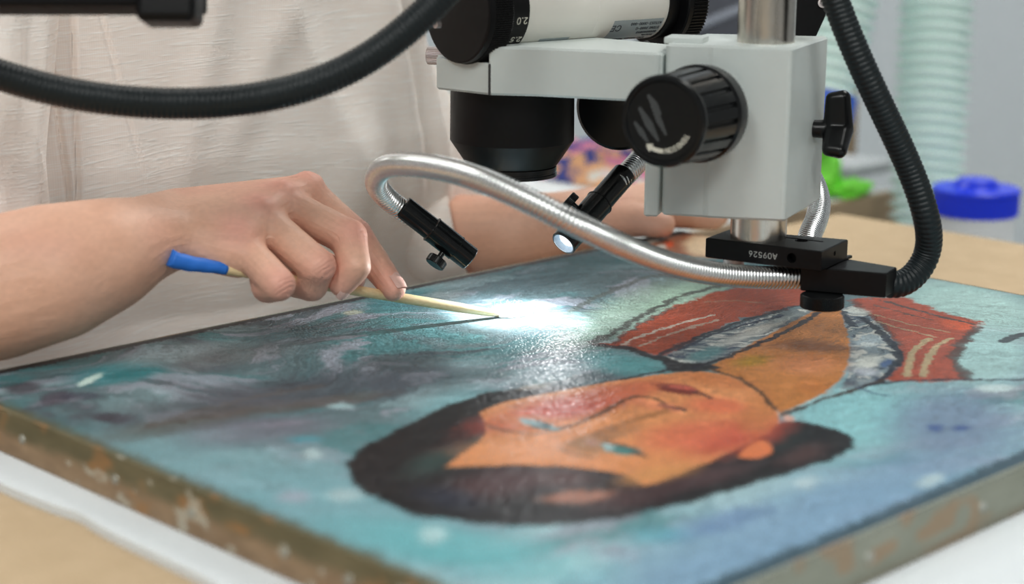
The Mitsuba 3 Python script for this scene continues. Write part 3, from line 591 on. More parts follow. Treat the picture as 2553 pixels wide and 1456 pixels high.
def smooth_mesh(m, n, lam=.5, nu=.52):
    e = m.edges_unique; k = len(m.vertices); A = sp.coo_matrix((np.ones(2 * len(e)), (np.r_[e[:, 0], e[:, 1]], np.r_[e[:, 1], e[:, 0]])), (k, k)).tocsr()
    D = sp.diags(1 / np.maximum(np.asarray(A.sum(1)).ravel(), 1)) @ A; v0 = np.array(m.vertices); v = v0.copy()
    for _ in range(n):
        v = v + lam * (D @ v - v); v = v - nu * (D @ v - v)
    far = np.linalg.norm(v - v0, axis=1) > .005; v[far] = v0[far]
    m.vertices = v; return m
smooth_mesh(body, 24); 
RED = [((J['iM'] + (0, 0, .011)).tolist(), .013), ((J['mM'] + (0, -.003, .011)).tolist(), .013), ((J['rM'] + (0, -.005, .010)).tolist(), .011), ((J['pM'] + (0, -.007, .008)).tolist(), .011),
       ((J['mP'] + (.005, -.005, .004)).tolist(), .011), ((J['rP'] + (.005, -.004, 0)).tolist(), .011), ((J['pP'] + (.004, -.005, .002)).tolist(), .011), ((J['iP'] + (.006, -.003, .004)).tolist(), .010),
       (J['iT'].tolist(), .011), (J['mT'].tolist(), .011), (J['rD'].tolist(), .010), (J['pD'].tolist(), .011), (J['tT'].tolist(), .014)]
M['m_skin'] = bump(pri(mikit.proc(_skin), .48, specular=.4, sheen=.15), _skinbump, 1.0, 3e-4)
thing('person', 'seated person in a beige T-shirt working on the picture with a long cotton swab', 'person')
put('body', body, 'm_skin', True, 'person', 'bare forearms and hands')

CREASE = []
for c_, d_, sp_, k_, r_ in ((at(432, 632, .905), J['f3'] - J['wu'], .0042, 5, .013), (J['mP'] + (.006, -.006, .004), J['mD'] - J['mM'], .0022, 5, .007), (J['rP'] + (.006, -.006, .0), J['rD'] - J['rM'], .0022, 5, .007),
                            (J['pP'] + (.005, -.006, .001), J['pD'] - J['pM'], .0020, 5, .006), (J['iD'] + (.006, -.004, .003), J['iT'] - J['iP'], .0020, 5, .006), (J['iP'] + (.007, -.004, .004), J['iD'] - J['iM'], .0022, 5, .007)):
    CREASE.append((np.asarray(c_).tolist(), unit(d_).tolist(), sp_, k_, r_))
def nail(c, d, nrm, w, l):        # a curved plate: d points to the fingertip, nrm outwards
    d = unit(d); nrm = unit(np.asarray(nrm) - d * (np.asarray(nrm) @ d)); x = np.cross(d, nrm)
    V, F = [], []; A, K = 9, 9
    for i in range(K):
        for j in range(A):
            a = (j / (A - 1) * 2 - 1); b = i / (K - 1) * 2 - 1
            ww = w * (1 - .25 * max(0, -b) ** 2 - .18 * max(0, b) ** 3)
            V.append(c + d * (b * l - .15 * l * a * a * (b > 0)) + x * a * ww + nrm * (.0012 - .75 * w * (1 - math.cos(a * 1.1))- .0007 * b * b))
    for i in range(K - 1):
        for j in range(A - 1):
            q = i * A + j; F += [[q, q + 1, q + A + 1], [q, q + A + 1, q + A]]
    m = trimesh.Trimesh(np.array(V), F, process=False)
    return m
CAM = lambda P: unit(EYE - P)
dirI = J['iT'] - J['iD']; nI = unit(np.array([.9, -.55, .35]))
put('fingernail', nail(J['iT'] + unit(nI - unit(dirI) * (nI @ unit(dirI))) * .0062 + unit(dirI) * -.0012, dirI, nI, .0050, .0062), 'm_nail', True, 'person', 'pale fingernail of the forefinger')
dirM = J['mT'] - J['mD']; nM = unit(RT * .55 + DN * .75 - FW * .45)
put('fingernail', nail(J['mT'] + unit(nM - unit(dirM) * (nM @ unit(dirM))) * .0056 + unit(dirM) * .0020, dirM, nM, .0044, .0046), 'm_nail', True, 'person')

# T-shirt: torso shell, two loose sleeves
def torso_r(th, z):
    # half axes of the loose shirt by height
    za = [-.20, -.03, .02, .08, .16, .24, .285, .315, .335, .35]
    a = np.interp(z, za, [.205, .192, .187, .178, .170, .172, .165, .125, .085, .062]); b = np.interp(z, za, [.122, .118, .114, .110, .108, .108, .098, .085, .072, .058])
    return a, b
def shirt():
    n, k = 900, 220
    th = np.linspace(0, 2 * np.pi, n, endpoint=False); z = np.linspace(-.20, .35, k)
    TH, Z = np.meshgrid(th, z); a, b = torso_r(TH, Z); a = a * (1 + .30 * np.clip((.13 - Z) / .09, 0, 1) * (np.cos(TH) > 0) * np.abs(np.cos(TH)) ** .5) * (1 + .16 * (np.cos(TH) < 0) * np.abs(np.cos(TH)) ** .5)
    e = .82
    S = .268 + a * np.sign(np.cos(TH)) * np.abs(np.cos(TH)) ** e; Tt = .606 + .040 * np.clip((.075 - Z) / .1, 0, 1) ** 1.5 * np.clip(np.sin(TH), 0, 1) - b * np.sign(np.sin(TH)) * np.abs(np.sin(TH)) ** e
    front = np.clip(np.sin(TH), 0, 1)
    # folds: broad drapes and a few sharp ones beside the right armpit
    P3 = np.dstack([S * 9, Z * 3.0 + 0 * S, Tt * 6])
    d = .010 * (meshkit.fbm(P3, 2, 5) - .5)
    def ridge(s_of_z, w, amp, z0=-9, z1=9, sharp=1.0):
        q = (S - s_of_z(Z)) / w; g = 1.5 * amp * np.exp(-np.abs(q) ** (2 * sharp)); return g * front / (1 + np.exp(-(Z - z0) * 90)) / (1 + np.exp((Z - z1) * 90))
    d += ridge(lambda z: .206 + .25 * (z - .10), .012, .0028, .06) + ridge(lambda z: .238 + .55 * (z - .10), .014, .0028, .08)
    d += ridge(lambda z: .405 - .20 * (z - .1), .010, .0050, .02) - ridge(lambda z: .390 - .25 * (z - .1), .008, .004, .03) + ridge(lambda z: .33 + .35 * (z - .05), .03, .004)
    def pleat(s0, z0, z1, g, h, w):
        q = S - s0(Z); on = front / (1 + np.exp(-(Z - z0) * 140)) / (1 + np.exp((Z - z1) * 140))
        return on * (h * np.exp(-np.clip(q, 0, 1) / w) * (q > 0) + .6 * h * np.exp(-np.clip(-q, 0, 1) / (.6 * w)) * (q <= 0) - g * np.exp(-(q / .0014) ** 2))
    d += pleat(lambda z: .116 + (.157 - z) * .135, .118, .30, .010, .006, .006) + pleat(lambda z: .106 + (.113 - z) * .2, .02, .112, .010, .006, .006)
    d += pleat(lambda z: .126 + (.157 - z) * .06, .03, .30, .006, .004, .005) + pleat(lambda z: .140 - (.157 - z) * .04, .02, .30, .005, .0035, .006) + pleat(lambda z: .155 + (.157 - z) * .2, .07, .30, .002, .003, .01)
    d += ridge(lambda z: .300 - .55 * (z - .10), .016, .0045, .03) - ridge(lambda z: .345 - .50 * (z - .10), .020, .0040, .02) + ridge(lambda z: .372 - .3 * (z - .1), .010, .0040, .03)
    d += .004 * front * np.sin(S * 60 + Z * 25) * np.clip((.03 - Z) * 20, 0, 1)
    V = (UX * (S + S0)[..., None] + NX * (Tt + T0)[..., None]); V[..., 2] = Z
    nr = np.dstack([np.cos(TH) / a, -np.sin(TH) / b]); nr /= np.linalg.norm(nr, axis=2, keepdims=True)
    V += (UX * nr[..., :1] + NX * nr[..., 1:]) * d[..., None]
    i, j = np.meshgrid(np.arange(k - 1), np.arange(n), indexing='ij')
    q = np.stack([i * n + j, i * n + (j + 1) % n, (i + 1) * n + (j + 1) % n, (i + 1) * n + j], -1).reshape(-1, 4)
    return trimesh.Trimesh(V.reshape(-1, 3), np.vstack([q[:, [0, 1, 2]], q[:, [0, 2, 3]]]), process=False)
def sleeve(P, radii, tilt, seed, amp=.008, n=160, k=110):
    q = CubicSpline(np.linspace(0, 1, len(P)), np.asarray(P))(np.linspace(0, 1, k)); R = np.array([np.interp(np.linspace(0, 1, k), np.linspace(0, 1, len(radii)), [r[c] for r in radii]) for c in (0, 1)]).T
    t = unit(q[-1] - q[0]); x = unit(tilt - t * (t @ tilt)); y = np.cross(t, x); a = np.linspace(0, 2 * np.pi, n, endpoint=False)
    V = q[:, None] + (R[:, :1] * np.cos(a))[..., None] * x + (R[:, 1:] * np.sin(a))[..., None] * y
    u = np.linspace(0, 1, k)[:, None]
    d = amp * (meshkit.fbm(np.dstack([np.cos(a)[None] * 2.2 + u * 1.5, np.sin(a)[None] * 2.2 + 0 * u, u * 2.2 + 0 * a[None]]), 3, seed) - .5) * 2 + .0030 * np.sin(3 * a[None] + 9 * u) * u
    V += (np.cos(a)[None, :, None] * x + np.sin(a)[None, :, None] * y) * d[..., None]
    i, j = np.meshgrid(np.arange(k - 1), np.arange(n), indexing='ij')
    f = np.stack([i * n + j, i * n + (j + 1) % n, (i + 1) * n + (j + 1) % n, (i + 1) * n + j], -1).reshape(-1, 4)
    return trimesh.Trimesh(V.reshape(-1, 3), np.vstack([f[:, [0, 1, 2]], f[:, [0, 2, 3]]]), process=False)
tilt = unit(UX * .9 - NX * .2)
sl = sleeve([SH_R + np.array([.02, -.0, .045]), SH_R + np.array([-.012, -.03, -.03]), at(-205, 330, .955), at(-292, 505, .945)], [(.05, .06), (.068, .066), (.067, .054), (.082, .052)], np.array([1.0, .12, 0]), 3, .009)
lp = np.array([.0, .0, .0065])
sl2 = hose([SH_L + np.array([-.03, 0, .03]), SH_L, .5 * SH_L + .5 * J['Lel'] + np.array([-.004, 0, 0]), J['Lel'] + np.array([.0, .0, .012]), at(1105, 604, 1.244) + lp, at(1152, 603, 1.242) + lp], .034, .003, 60, cap=False)
sv = sl2.vertices; sl2.vertices = sv + sl2.vertex_normals * (.010 * (meshkit.fbm(sv * 32, 3, 6) - .45))[:, None]
put('tshirt', cat_([shirt(), sl, sl2]), 'm_shirt', True, 'person', 'loose beige slub jersey T-shirt')
hairs = [bone((hc + np.array([0, 0, .045]) + NX * .012, .084), (hc + NX * .03 + np.array([0, 0, .0]), .082), (hc + NX * .05 + np.array([0, 0, -.06]), .06))]
hm = tri(hairs[0].refine_to_length(.012)); trimesh.smoothing.filter_taubin(hm, iterations=8)
put('hair', hm, 'm_hair', True, 'person', 'dark hair tied back')

# ------------------------------------------------------------------ the cotton swab: bamboo stick, cotton tip, blue grip
thing('cotton_swab', 'long bamboo cotton swab with a blue grip held in the right hand', 'swab')
a, b = at(1262, 786, .9965), at(424, 648, .896)
ax = unit(b - a); L_ = np.linalg.norm(b - a)
put('stick', lathe([(0, 0), (.0012, .0006), (.0021, .012), (.0027, .03), (.0028, L_ - .02), (0, L_ - .018)], a, ax, 24), 'm_skewer', 40, 'cotton_swab')
gs = hose([a + ax * (L_ - .030), a + ax * (L_ - .018), a + ax * (L_ - .006), a + ax * L_ + np.array([0, 0, .001])], .0040, .0015, 20)
gv = gs.vertices; l = (gv - a) @ ax; rad = gv - a - l[:, None] * ax; f = np.interp(l, [L_ - .031, L_ - .012, L_], [.70, .98, 1.08]) * (1 + .035 * np.sin(l * 700 + rad[:, 2] * 600))
gs.vertices = a + l[:, None] * ax + rad * f[:, None]
put('grip', gs, 'm_blue_tape', True, 'cotton_swab', 'blue plastic end')
ct = m3.Manifold.sphere(1, 48).refine(2); ctm = tri(ct); x_, y_, z_ = basis(ax)
V = ctm.vertices * np.array([.0052, .0046, .0125]); w = meshkit.fbm(ctm.vertices * 3.5, 4, 2) - .5
V *= (1 + .5 * w)[:, None]; ctm.vertices = a - ax * .0050 + V[:, :1] * x_ + V[:, 1:2] * y_ + V[:, 2:] * z_ + np.array([0, 0, .0022])
fib = []
for k in range(170):
    p0 = ctm.vertices[rng.integers(len(ctm.vertices))]; d0 = unit(p0 - a + rng.normal(0, .002, 3)); 
    if p0[2] < .001: continue
    P = [p0 - d0 * .001]; d = d0
    for s in range(5): d = unit(d + rng.normal(0, .55, 3)); P.append(P[-1] + d * .0009)
    fib.append(hose(P, .00009, .0004, 4, cap=False))
put('cotton_tip', cat_([ctm] + fib), 'm_cotton', True, 'cotton_swab', 'frayed white cotton tip')
# ------------------------------------------------------------------ the microscope
from shapely.geometry import Polygon, Point
from shapely.ops import unary_union
def prism(poly, z0, z1, b=.0008):            # plan polygon (may be concave) with chamfered rims
    p = poly if isinstance(poly, Polygon) else Polygon(np.asarray(poly)[:, :2])
    p = p.simplify(1e-5); xy = np.array(p.exterior.coords)[:-1]
    if not p.exterior.is_ccw: xy = xy[::-1]
    e = np.roll(xy, -1, 0) - xy; nrm = np.column_stack([-e[:, 1], e[:, 0]]); nrm /= np.linalg.norm(nrm, axis=1, keepdims=True)
    m = nrm + np.roll(nrm, 1, 0); m /= np.linalg.norm(m, axis=1, keepdims=True); m /= np.clip((m * nrm).sum(1, keepdims=True), .5, 1)
    ins = xy + m * b; n = len(xy)
    _, cap = trimesh.creation.triangulate_polygon(Polygon(ins), engine='earcut')
    V, F = [], []
    for z, q in ((z0, ins), (z0 + b, xy), (z1 - b, xy), (z1, ins)): V.append(np.column_stack([q, np.full(n, z)]))
    k = np.arange(n)
    for r in range(3): F += np.stack([r * n + k, r * n + (k + 1) % n, (r + 1) * n + (k + 1) % n], 1).tolist() + np.stack([r * n + k, (r + 1) * n + (k + 1) % n, (r + 1) * n + k], 1).tolist()
    # triangulate_polygon keeps the exterior's order for simple rings
    cv_, cf = trimesh.creation.triangulate_polygon(Polygon(ins), engine='earcut')
    from scipy.spatial import cKDTree
    idx = cKDTree(ins).query(cv_)[1]; cf = idx[cf]
    u_, w_ = ins[cf[:, 1]] - ins[cf[:, 0]], ins[cf[:, 2]] - ins[cf[:, 0]]; a2 = u_[:, 0] * w_[:, 1] - u_[:, 1] * w_[:, 0]; cf = np.where((a2 > 0)[:, None], cf, cf[:, ::-1])
    F += cf[:, ::-1].tolist() + (cf + 3 * n).tolist()
    return trimesh.Trimesh(np.vstack(V), F, process=False)
def rounded(poly, r): return (poly if isinstance(poly, Polygon) else Polygon(np.asarray(poly)[:, :2])).buffer(-r).buffer(r, quad_segs=6)
Zv = np.array([0, 0, 1.0])
MS = thing('stereo_microscope', 'white stereo microscope head with black knobs hanging on a steel post over the picture', 'microscope')
post = at(1890, 600, .953)[:2]
zp1 = at(1890, 608, .935)[2]; zp0 = zp1 - .0105
put('post', lathe([(0, zp1 - .0004), (.0147, zp1 - .0004), (.0147, .62), (0, .62)], (*post, 0), Zv, 72), 'm_steel', 40, MS, 'polished steel post')
zc0, zc1 = at(1757, 541, .93)[2], at(1757, 105, .925)[2]
q = [onz(*p, zc0) for p in ((1645, 536), (1757, 541), (1957, 553), (2031, 507))]
back = q[3] - q[2]
pl = [q[0], q[1] + np.array([-.0012, -.0016, 0]), q[1] + np.array([.0012, -.0030, 0]), q[2], q[3], q[3] + back * .25, q[0] + back * 1.15]
put('carriage', prism(rounded(pl, .003), zc0, zc1, .0012), 'm_enamel', 25, MS, 'white focusing block on the post')
fx = unit(q[2] - q[1]); fn = np.array([fx[1], -fx[0], 0]); fn = fn if fn[1] < 0 else -fn       # the block's front
# slider and arm with its ring
zs0 = at(1620, 545, .93)[2]; zs1 = at(1600, 127, .93)[2]
s_a, s_b = onz(1604, 540, zs0), onz(1641, 541, zs0)
sl_poly = [s_a, s_b, s_b - fn * .040, s_a - fn * .040]
za0, za1 = at(1343, 241, .94)[2], at(1343, 116, .94)[2]
p1, p2, p3, p4 = [onz(*p, za0) for p in ((1088, 223), (1222, 238), (1343, 241), (1641, 257))]
nose = at(1276, 430, .996)[:2]
ring = Point(*nose).buffer(.0405, quad_segs=24)
arm = unary_union([ring, Polygon([p1[:2], p2[:2], p3[:2], p4[:2], (p4 - fn * .045)[:2], (nose[0] + .03, nose[1] + .03), (nose[0] - .02, nose[1] + .03), (p1[0] + .002, p1[1] + .03)])])
front_cut = Polygon([p1[:2], p2[:2], p3[:2], p4[:2], (p4 + fn * .1)[:2], (p2 + fn * .1)[:2], (p1[0] - .05, p1[1] - .1)])
arm = arm.difference(front_cut)
arm = arm if isinstance(arm, Polygon) else max(arm.geoms, key=lambda g: g.area)
armM = prism(rounded(arm, .0025), za0, za1, .0012)
slM = prism(rounded(sl_poly, .0012), zs0, zs1, .001)
armM = tri(man(armM) - man(moved(trimesh.creation.box((.2, .3, .02)), mat4((1, 0, 0), (0, 1, 0), (0, 0, 1), (p2[0] - .1006, p2[1], .1405 + .01)))))
put('holder_arm', cat_([armM, slM]), 'm_enamel', 25, MS, 'white arm with the ring that holds the objective')
put('arm_groove', cat_([moved(rbox(.0012, .0012, .1400 - za0, .0003), mat4((1, 0, 0), (0, 1, 0), (0, 0, 1), (*(p2[:2] + np.array([-.0004, .0002])), (za0 + .1405) / 2)))]), 'm_darkhole', 30, MS)
tb = q[1] * .35 + q[0] * .65 - fn * .016
put('top_plate', moved(rbox(.020, .018, .0035, .0008), mat4(fx, -fn, Zv, (tb[0], tb[1], zc1 + .001))), 'm_enamel', 30, MS)
# objective
zz = lambda y: at(1276, y, .996)[2]
r1, r2 = 154 * .996 / FOCAL, 111 * .996 / FOCAL
put('objective', lathe([(0, zz(408)), (r2, zz(408)), (r2 + .0012, zz(402)), (r1 - .0008, zz(350)), (r1, zz(344)), (r1 - .0003, za0 + .004), (0, za0 + .004)], (*nose, 0), Zv, 96), 'm_black', 30, MS, 'matte black objective housing')
put('lens_ring', lathe([(0, zz(434)), (r2 - .003, zz(434)), (r2 - .002, zz(437)), (r2 + .0003, zz(435)), (r2 + .0003, zz(427)), (r2 - .0004, zz(426)), (r2 - .0004, zz(422)), (r2 + .0001, zz(421)), (r2 + .0001, zz(411)), (r2 - .0012, zz(410)), (r2 - .0012, zz(406)), (0, zz(406))], (*nose, 0), Zv, 96), 'm_black_plastic', 30, MS, 'black threaded ring under the objective')
put('front_lens', lathe([(0, zz(431) - .0008), (r2 * .5, zz(431) - .0006), (r2 - .0035, zz(434) + .0002), (0, zz(434) + .002)], (*nose, 0), Zv, 48), 'm_black_gloss', True, MS)
# zoom shaft: knobs at both ends, cream housing between
za = at(1138, 25, .943); wx = unit([.77, .64, .0]); e1 = np.array([wx[1], -wx[0], 0]); e2 = Zv
kn = put('zoom_knob', cat_([lathe([(0, 0), (.0262, 0), (.0275, .0007), (.0279, .0025), (.0279, .004), (0, .004)], za, wx, 96), ribbed(.0278, .0284, .0038, .0158, za, wx, 150, cap=.0004)]), 'm_black', 30, MS, 'large black ribbed zoom knob')
disc_screw(at(1093, 60, .935), wx, .0022, 'm_nickel', kn)
sc_ = put('scale_ring', lathe([(0, .0155), (.0226, .0155), (.0226, .0308), (.0218, .0312), (0, .0312)], za, wx, 96), 'm_black', 30, MS, 'black scale ring with white figures')
def on_cyl(text, h, r, t0, phi0, axis_o=za, rot=True, bold=False, depth=.00025):
    m = meshkit.text_mesh(text, h, depth, bold); v = np.array(m.vertices)
    sgn = -1 if rot else 1
    t = t0 + sgn * v[:, 0]; ph = phi0 + sgn * v[:, 1] / r; R = r + v[:, 2]
    m.vertices = axis_o + t[:, None] * wx + (R * np.cos(ph))[:, None] * e1 + (R * np.sin(ph))[:, None] * e2
    return m
put('scale_figure', on_cyl('2.0', .0036, .0226, .0300, math.radians(-9)), 'm_mark', False, sc_)
put('scale_figure', on_cyl('2.5', .0036, .0226, .0300, math.radians(-38)), 'm_mark', False, sc_)
hs = put('zoom_housing', lathe([(0, .031), (.0208, .031), (.0213, .0318), (.0213, .0805), (.0211, .081), (.0213, .0815), (.0213, .1335), (.0208, .134), (0, .134)], za, wx, 96), 'm_cream', 30, MS, 'cream-white cylindrical housing')
def strip(t0, t1, a0, a1, r):
    n = 24; a = np.radians(np.linspace(a0, a1, n)); V = []
    for R in (r, r + .00012):
        for t in (t0, t1):
            V.append(za + t * wx + (R * np.cos(a))[:, None] * e1 + (R * np.sin(a))[:, None] * e2)
    V = np.vstack(V); k = np.arange(n - 1); F = []
    for o, f in ((0, 1), (2 * n, -1)):
        qd = np.stack([o + k, o + k + 1, o + n + k + 1, o + n + k], 1)[:, ::f]; F += qd[:, [0, 1, 2]].tolist() + qd[:, [0, 2, 3]].tolist()
    for r0_, r1_ in ((0, 2 * n), (n, 3 * n)): F += np.stack([r0_ + k, r0_ + k + 1, r1_ + k + 1], 1).tolist() + np.stack([r0_ + k, r1_ + k + 1, r1_ + k], 1).tolist()
    return trimesh.Trimesh(V, F, process=False)
lb = put('type_label', strip(.094, .1315, -78, -24, .02132), 'm_label', True, hs, 'silver-grey type label')
lb2 = put('warning_label', strip(.0455, .0665, -86, -50, .02132), 'm_label', True, hs, 'small silver-grey label')
txt = []
# third level: the lettering joins its label's mesh entry as ink
ink = [on_cyl('CE', .0042, .02146, .1012, math.radians(-32), bold=False), on_cyl('455053-0000-000', .00175, .02146, .1305, math.radians(-29)), on_cyl('STEMI 2000-C', .00175, .02146, .1305, math.radians(-38)),
       on_cyl('0000040892', .00175, .02146, .1305, math.radians(-47)), on_cyl('Serial No.', .0014, .02146, .1300, math.radians(-56)), on_cyl('37081 Göttingen  Germany', .0014, .02146, .1270, math.radians(-66))]
put('label_lettering', cat_(ink), 'm_ink', False, MS)
put('label_lettering', on_cyl('Made in Germany', .0016, .02146, .0640, math.radians(-66)), 'm_ink', False, MS)
put('zoom_collar', lathe([(0, .1335), (.0224, .1335), (.0224, .136), (.0218, .1365), (.0218, .143), (0, .143)], za, wx, 96), 'm_black', 30, MS)
put('zoom_knob', cat_([lathe([(0, .1425), (.0272, .1425), (.0280, .1433), (.0280, .1462), (0, .147)], za, wx, 96), ribbed(.0276, .0285, .1462, .158, za, wx, 90, cap=.0004)]), 'm_black', 30, MS)
# knurled locking screw, small screws
kp_ = at(1094, 139, .985); kd = unit(np.array([-.9, .25, 0]))
put('locking_screw', ribbed(.0046, .0049, -.004, .0062, kp_, kd, 30, cap=.0004), 'm_nickel', 30, MS, 'knurled nickel locking screw')
disc_screw(at(1205, 163, .958), fn, .0026, 'm_darkhole', MS); disc_screw(at(1610, 113, .975), fn, .0024, 'm_darkhole', MS)
# focusing knobs
f0, f1_ = at(1650, 303, .862), at(1728, 286, .892); fa = unit(f0 - f1_); fl = np.linalg.norm(f0 - f1_)
prof = [(0, -.012), (.0225, -.012), (.0242, -.010), (.0242, 0.0), (.0230, .0012)]
n_ = 18
def grip_knob(p0, axis, r0, r1, z0, z1, n):      # ribbed barrel: n raised pads
    m = n * 12; x, y, z = basis(axis); a = np.arange(m) * 2 * np.pi / m; pad = np.isin(np.arange(m) % 12, [0, 1, 2, 3, 4, 5, 6, 7, 8])
    rings = []
    for zz_, k in ((z0, 0.0), (z0, 1.0), (z1, 1.0), (z1, .0)):
        t = (zz_ - z0) / (z1 - z0); R = (r0 + (r1 - r0) * t) - np.where(pad, 0, .0013); rings.append((R * k, zz_))
    v = np.vstack([np.asarray(p0) + (R * np.cos(a))[:, None] * x + (R * np.sin(a))[:, None] * y + Z * z for R, Z in rings])
    i, j = np.meshgrid(np.arange(3), np.arange(m), indexing='ij'); qd = np.stack([i * m + j, i * m + (j + 1) % m, (i + 1) * m + (j + 1) % m, (i + 1) * m + j], -1).reshape(-1, 4)
    t = trimesh.Trimesh(v, np.vstack([qd[:, [0, 1, 2]], qd[:, [0, 2, 3]]]), process=False); t.merge_vertices(); t.update_faces(t.nondegenerate_faces()); return t
fk = put('focus_knob', cat_([lathe([(0, -.014), (.0225, -.014), (.0238, -.0125), (.0242, -.008), (.0242, -.0035), (.0232, -.002), (.0, -.002)], f1_, fa, 96),
          grip_knob(f1_, fa, .0232, .0216, -.003, fl - .003, n_), lathe([(0, fl - .004), (.0220, fl - .004), (.0222, fl - .002), (.0214, fl - .0003), (.0198, fl), (.0192, fl - .0002), (.0186, fl - .0012), (0, fl - .0012)], f1_, fa, 96)]), 'm_black_plastic', 25, MS, 'black ribbed focusing knob at the front')
fxk, fyk, fzk = basis(fa)
def arc_text(text, h, r, a0, centre, x, y, z, step, rot=1):
    out = []
    for k, ch in enumerate(text):
        a = math.radians(a0 + step * k); m = meshkit.text_mesh(ch, h, .0002, True); m.apply_translation((-m.bounds[:, 0].mean(), -h / 2, 0))
        rd = math.cos(a) * x + math.sin(a) * y; tg = -math.sin(a) * x + math.cos(a) * y
        out.append(moved(m, mat4(-tg * rot * -1, -rd * rot * -1 * -1 if False else rd * -rot * -1, z, centre + rd * r)))
    return cat_(out)
fc_ = f1_ + fa * (fl - .0011)
# letters stand with their feet to the rim's outside: read from the far side of the table
rx = unit(RT - fa * (RT @ fa)); ry = np.cross(fa, rx)          # picture right and up on the knob's face
def face_text(text, h, r, a0, step):
    out = []
    for k, ch in enumerate(text):
        a = math.radians(a0 - step * k); m = meshkit.text_mesh(ch, h, .0002, True); m.apply_translation((-m.bounds[:, 0].mean(), -h / 2, 0))
        rd = math.cos(a) * rx + math.sin(a) * ry; upv = rd; xv = np.cross(upv, fa)
        out.append(moved(m, mat4(xv, upv, fa, fc_ + rd * r)))
    return cat_(out)
put('lettering', face_text('TENSION', .0024, .0142, -28, 8.6), 'm_mark', False, fk, 'cream lettering')
arr = []
for k in range(14):
    a0, a1 = math.radians(-128 + 2.9 * k), math.radians(-128 + 2.9 * (k + 1)); 
    wd = .0010 if k > 4 else .0004 + .0004 * k if k > 2 else .0006 * k
    P = [fc_ + (math.cos(a) * rx + math.sin(a) * ry) * r + fa * h for a in (a0, a1) for r in (.0142 - wd, .0142 + wd + 1e-5) for h in (0, .0002)]
    arr.append(hull(P))
wm_ = []
for s0_, s1_, w_ in (((-.0080, .0122), (-.0010, .0030), .0018), ((-.0125, .0060), (-.0020, -.0095), .0021), ((-.0060, .0075), (.0020, -.0065), .0016), ((-.0150, -.0010), (-.0075, -.0105), .0016)):
    p_, e_ = [fc_ + rx * k[0] + ry * k[1] for k in (s0_, s1_)]; sd = unit(np.cross(e_ - p_, fa)) * w_
    wm_.append(hull([p_ + sd * .4, p_ - sd * .4, (p_ + e_) / 2 + sd, (p_ + e_) / 2 - sd, e_ + sd * .3, e_ - sd * .3] + [x + fa * .00012 for x in (p_ + sd * .4, p_ - sd * .4, (p_ + e_) / 2 + sd, (p_ + e_) / 2 - sd, e_ + sd * .3, e_ - sd * .3)]))
put('worn_marks', cat_(wm_), 'm_worn', False, fk, 'grey rubbed marks')
scene['m_worn'] = pri((.045, .05, .052), .6)
put('direction_arrow', cat_(arr), 'm_mark', False, fk)
f2 = at(1552, 262, 1.03); fb = unit(np.array([-.28, -.96, 0]))
put('focus_knob', cat_([lathe([(0, -.012), (.0225, -.012), (.0243, -.010), (.0243, .010), (.0225, .012), (0, .012)], f2, fb, 64), lathe([(0, .01), (.009, .01), (.009, .045), (0, .045)], f2 + np.array([.03, -.02, 0]), fb, 24)]), 'm_black_plastic', 30, MS)
# wing screw at the right of the block
w0 = at(2001, 320, .955); wd_ = unit(np.array([.88, -.20, 0])); 
wx_, wy_, wz_ = basis(wd_)
put('clamp_bolt', lathe([(0, -.012), (.0016, -.012), (.0016, .006), (0, .006)], w0, wd_, 20), 'm_nickel', 40, MS)
hub = bone((w0 + wd_ * .0055, .0046), (w0 + wd_ * .018, .0052))
lobes = [hub]
for a in (92, 212, 332):
    d = math.cos(math.radians(a)) * wx_ + math.sin(math.radians(a)) * wy_
    c = w0 + wd_ * .0190
    lobes.append(bone((c + wd_ * .002, .0055), (c - wd_ * .003, .0055), (c + d * .0168 + wd_ * .0012, .0040), (c + d * .0160 - wd_ * .0042, .0036)))
wm = tri(m3.Manifold.batch_boolean(lobes, m3.OpType.Add).refine_to_length(.0012)); trimesh.smoothing.filter_taubin(wm, iterations=8)
put('clamp_wing_knob', wm, 'm_black_plastic', True, MS, 'black three-lobed clamping knob')

# ------------------------------------------------------------------ the two-armed lamp clamped to the post
LG = thing('gooseneck_lamp', 'two-armed spot lamp with shiny metal goosenecks clamped to the foot of the microscope post', 'lamp')
c = [onz(*p, zp1) for p in ((1760, 593), (2049, 627), (2114, 597), (1817, 572))]
plate = Polygon([p[:2] for p in c]); 
pm = man(prism(plate, zp0, zp1, .0005))
px_ = unit(c[1] - c[0]); pn = np.array([px_[1], -px_[0], 0]); pn = pn if pn[1] < 0 else -pn
slot = moved(rbox(.030, .0022, .05, .0006), mat4(px_, pn, Zv, (*onz(1985, 595, zp1)[:2], zp1)))
hole = moved(trimesh.creation.cylinder(.0034, .05, sections=32), mat4((1, 0, 0), (0, 1, 0), (0, 0, 1), (*onz(1998, 600, zp1)[:2], zp1 - .0)))
h2 = c[0] + (c[1] - c[0]) * .75; h2[2] = (zp0 + zp1) / 2; hole2 = moved(trimesh.creation.cylinder(.0026, .012, sections=32), mat4(*basis(pn), h2))
h3 = c[1] + (c[2] - c[1]) * .5; h3[2] = (zp0 + zp1) / 2 + .001; hole3 = moved(trimesh.creation.cylinder(.0014, .010, sections=24), mat4(*basis(px_), h3))
for hh in (slot, hole, hole2, hole3): pm = pm - man(hh)
cp = put('clamp_plate', tri(pm), 'm_black', 25, LG, 'black square-edged clamp plate')
stb = at(1829, 655, .955)
put('bolt_end', lathe([(0, zp0 - .006), (.0050, zp0 - .006), (.0055, zp0 - .005), (.0055, zp0 + .001), (0, zp0 + .001)], (*stb[:2], 0), Zv, 32), 'm_nickel', 40, LG)
em = meshkit.text_mesh('A09526', .0030, .0001); em.apply_translation((-em.bounds[:, 0].mean(), -.0015, 0))
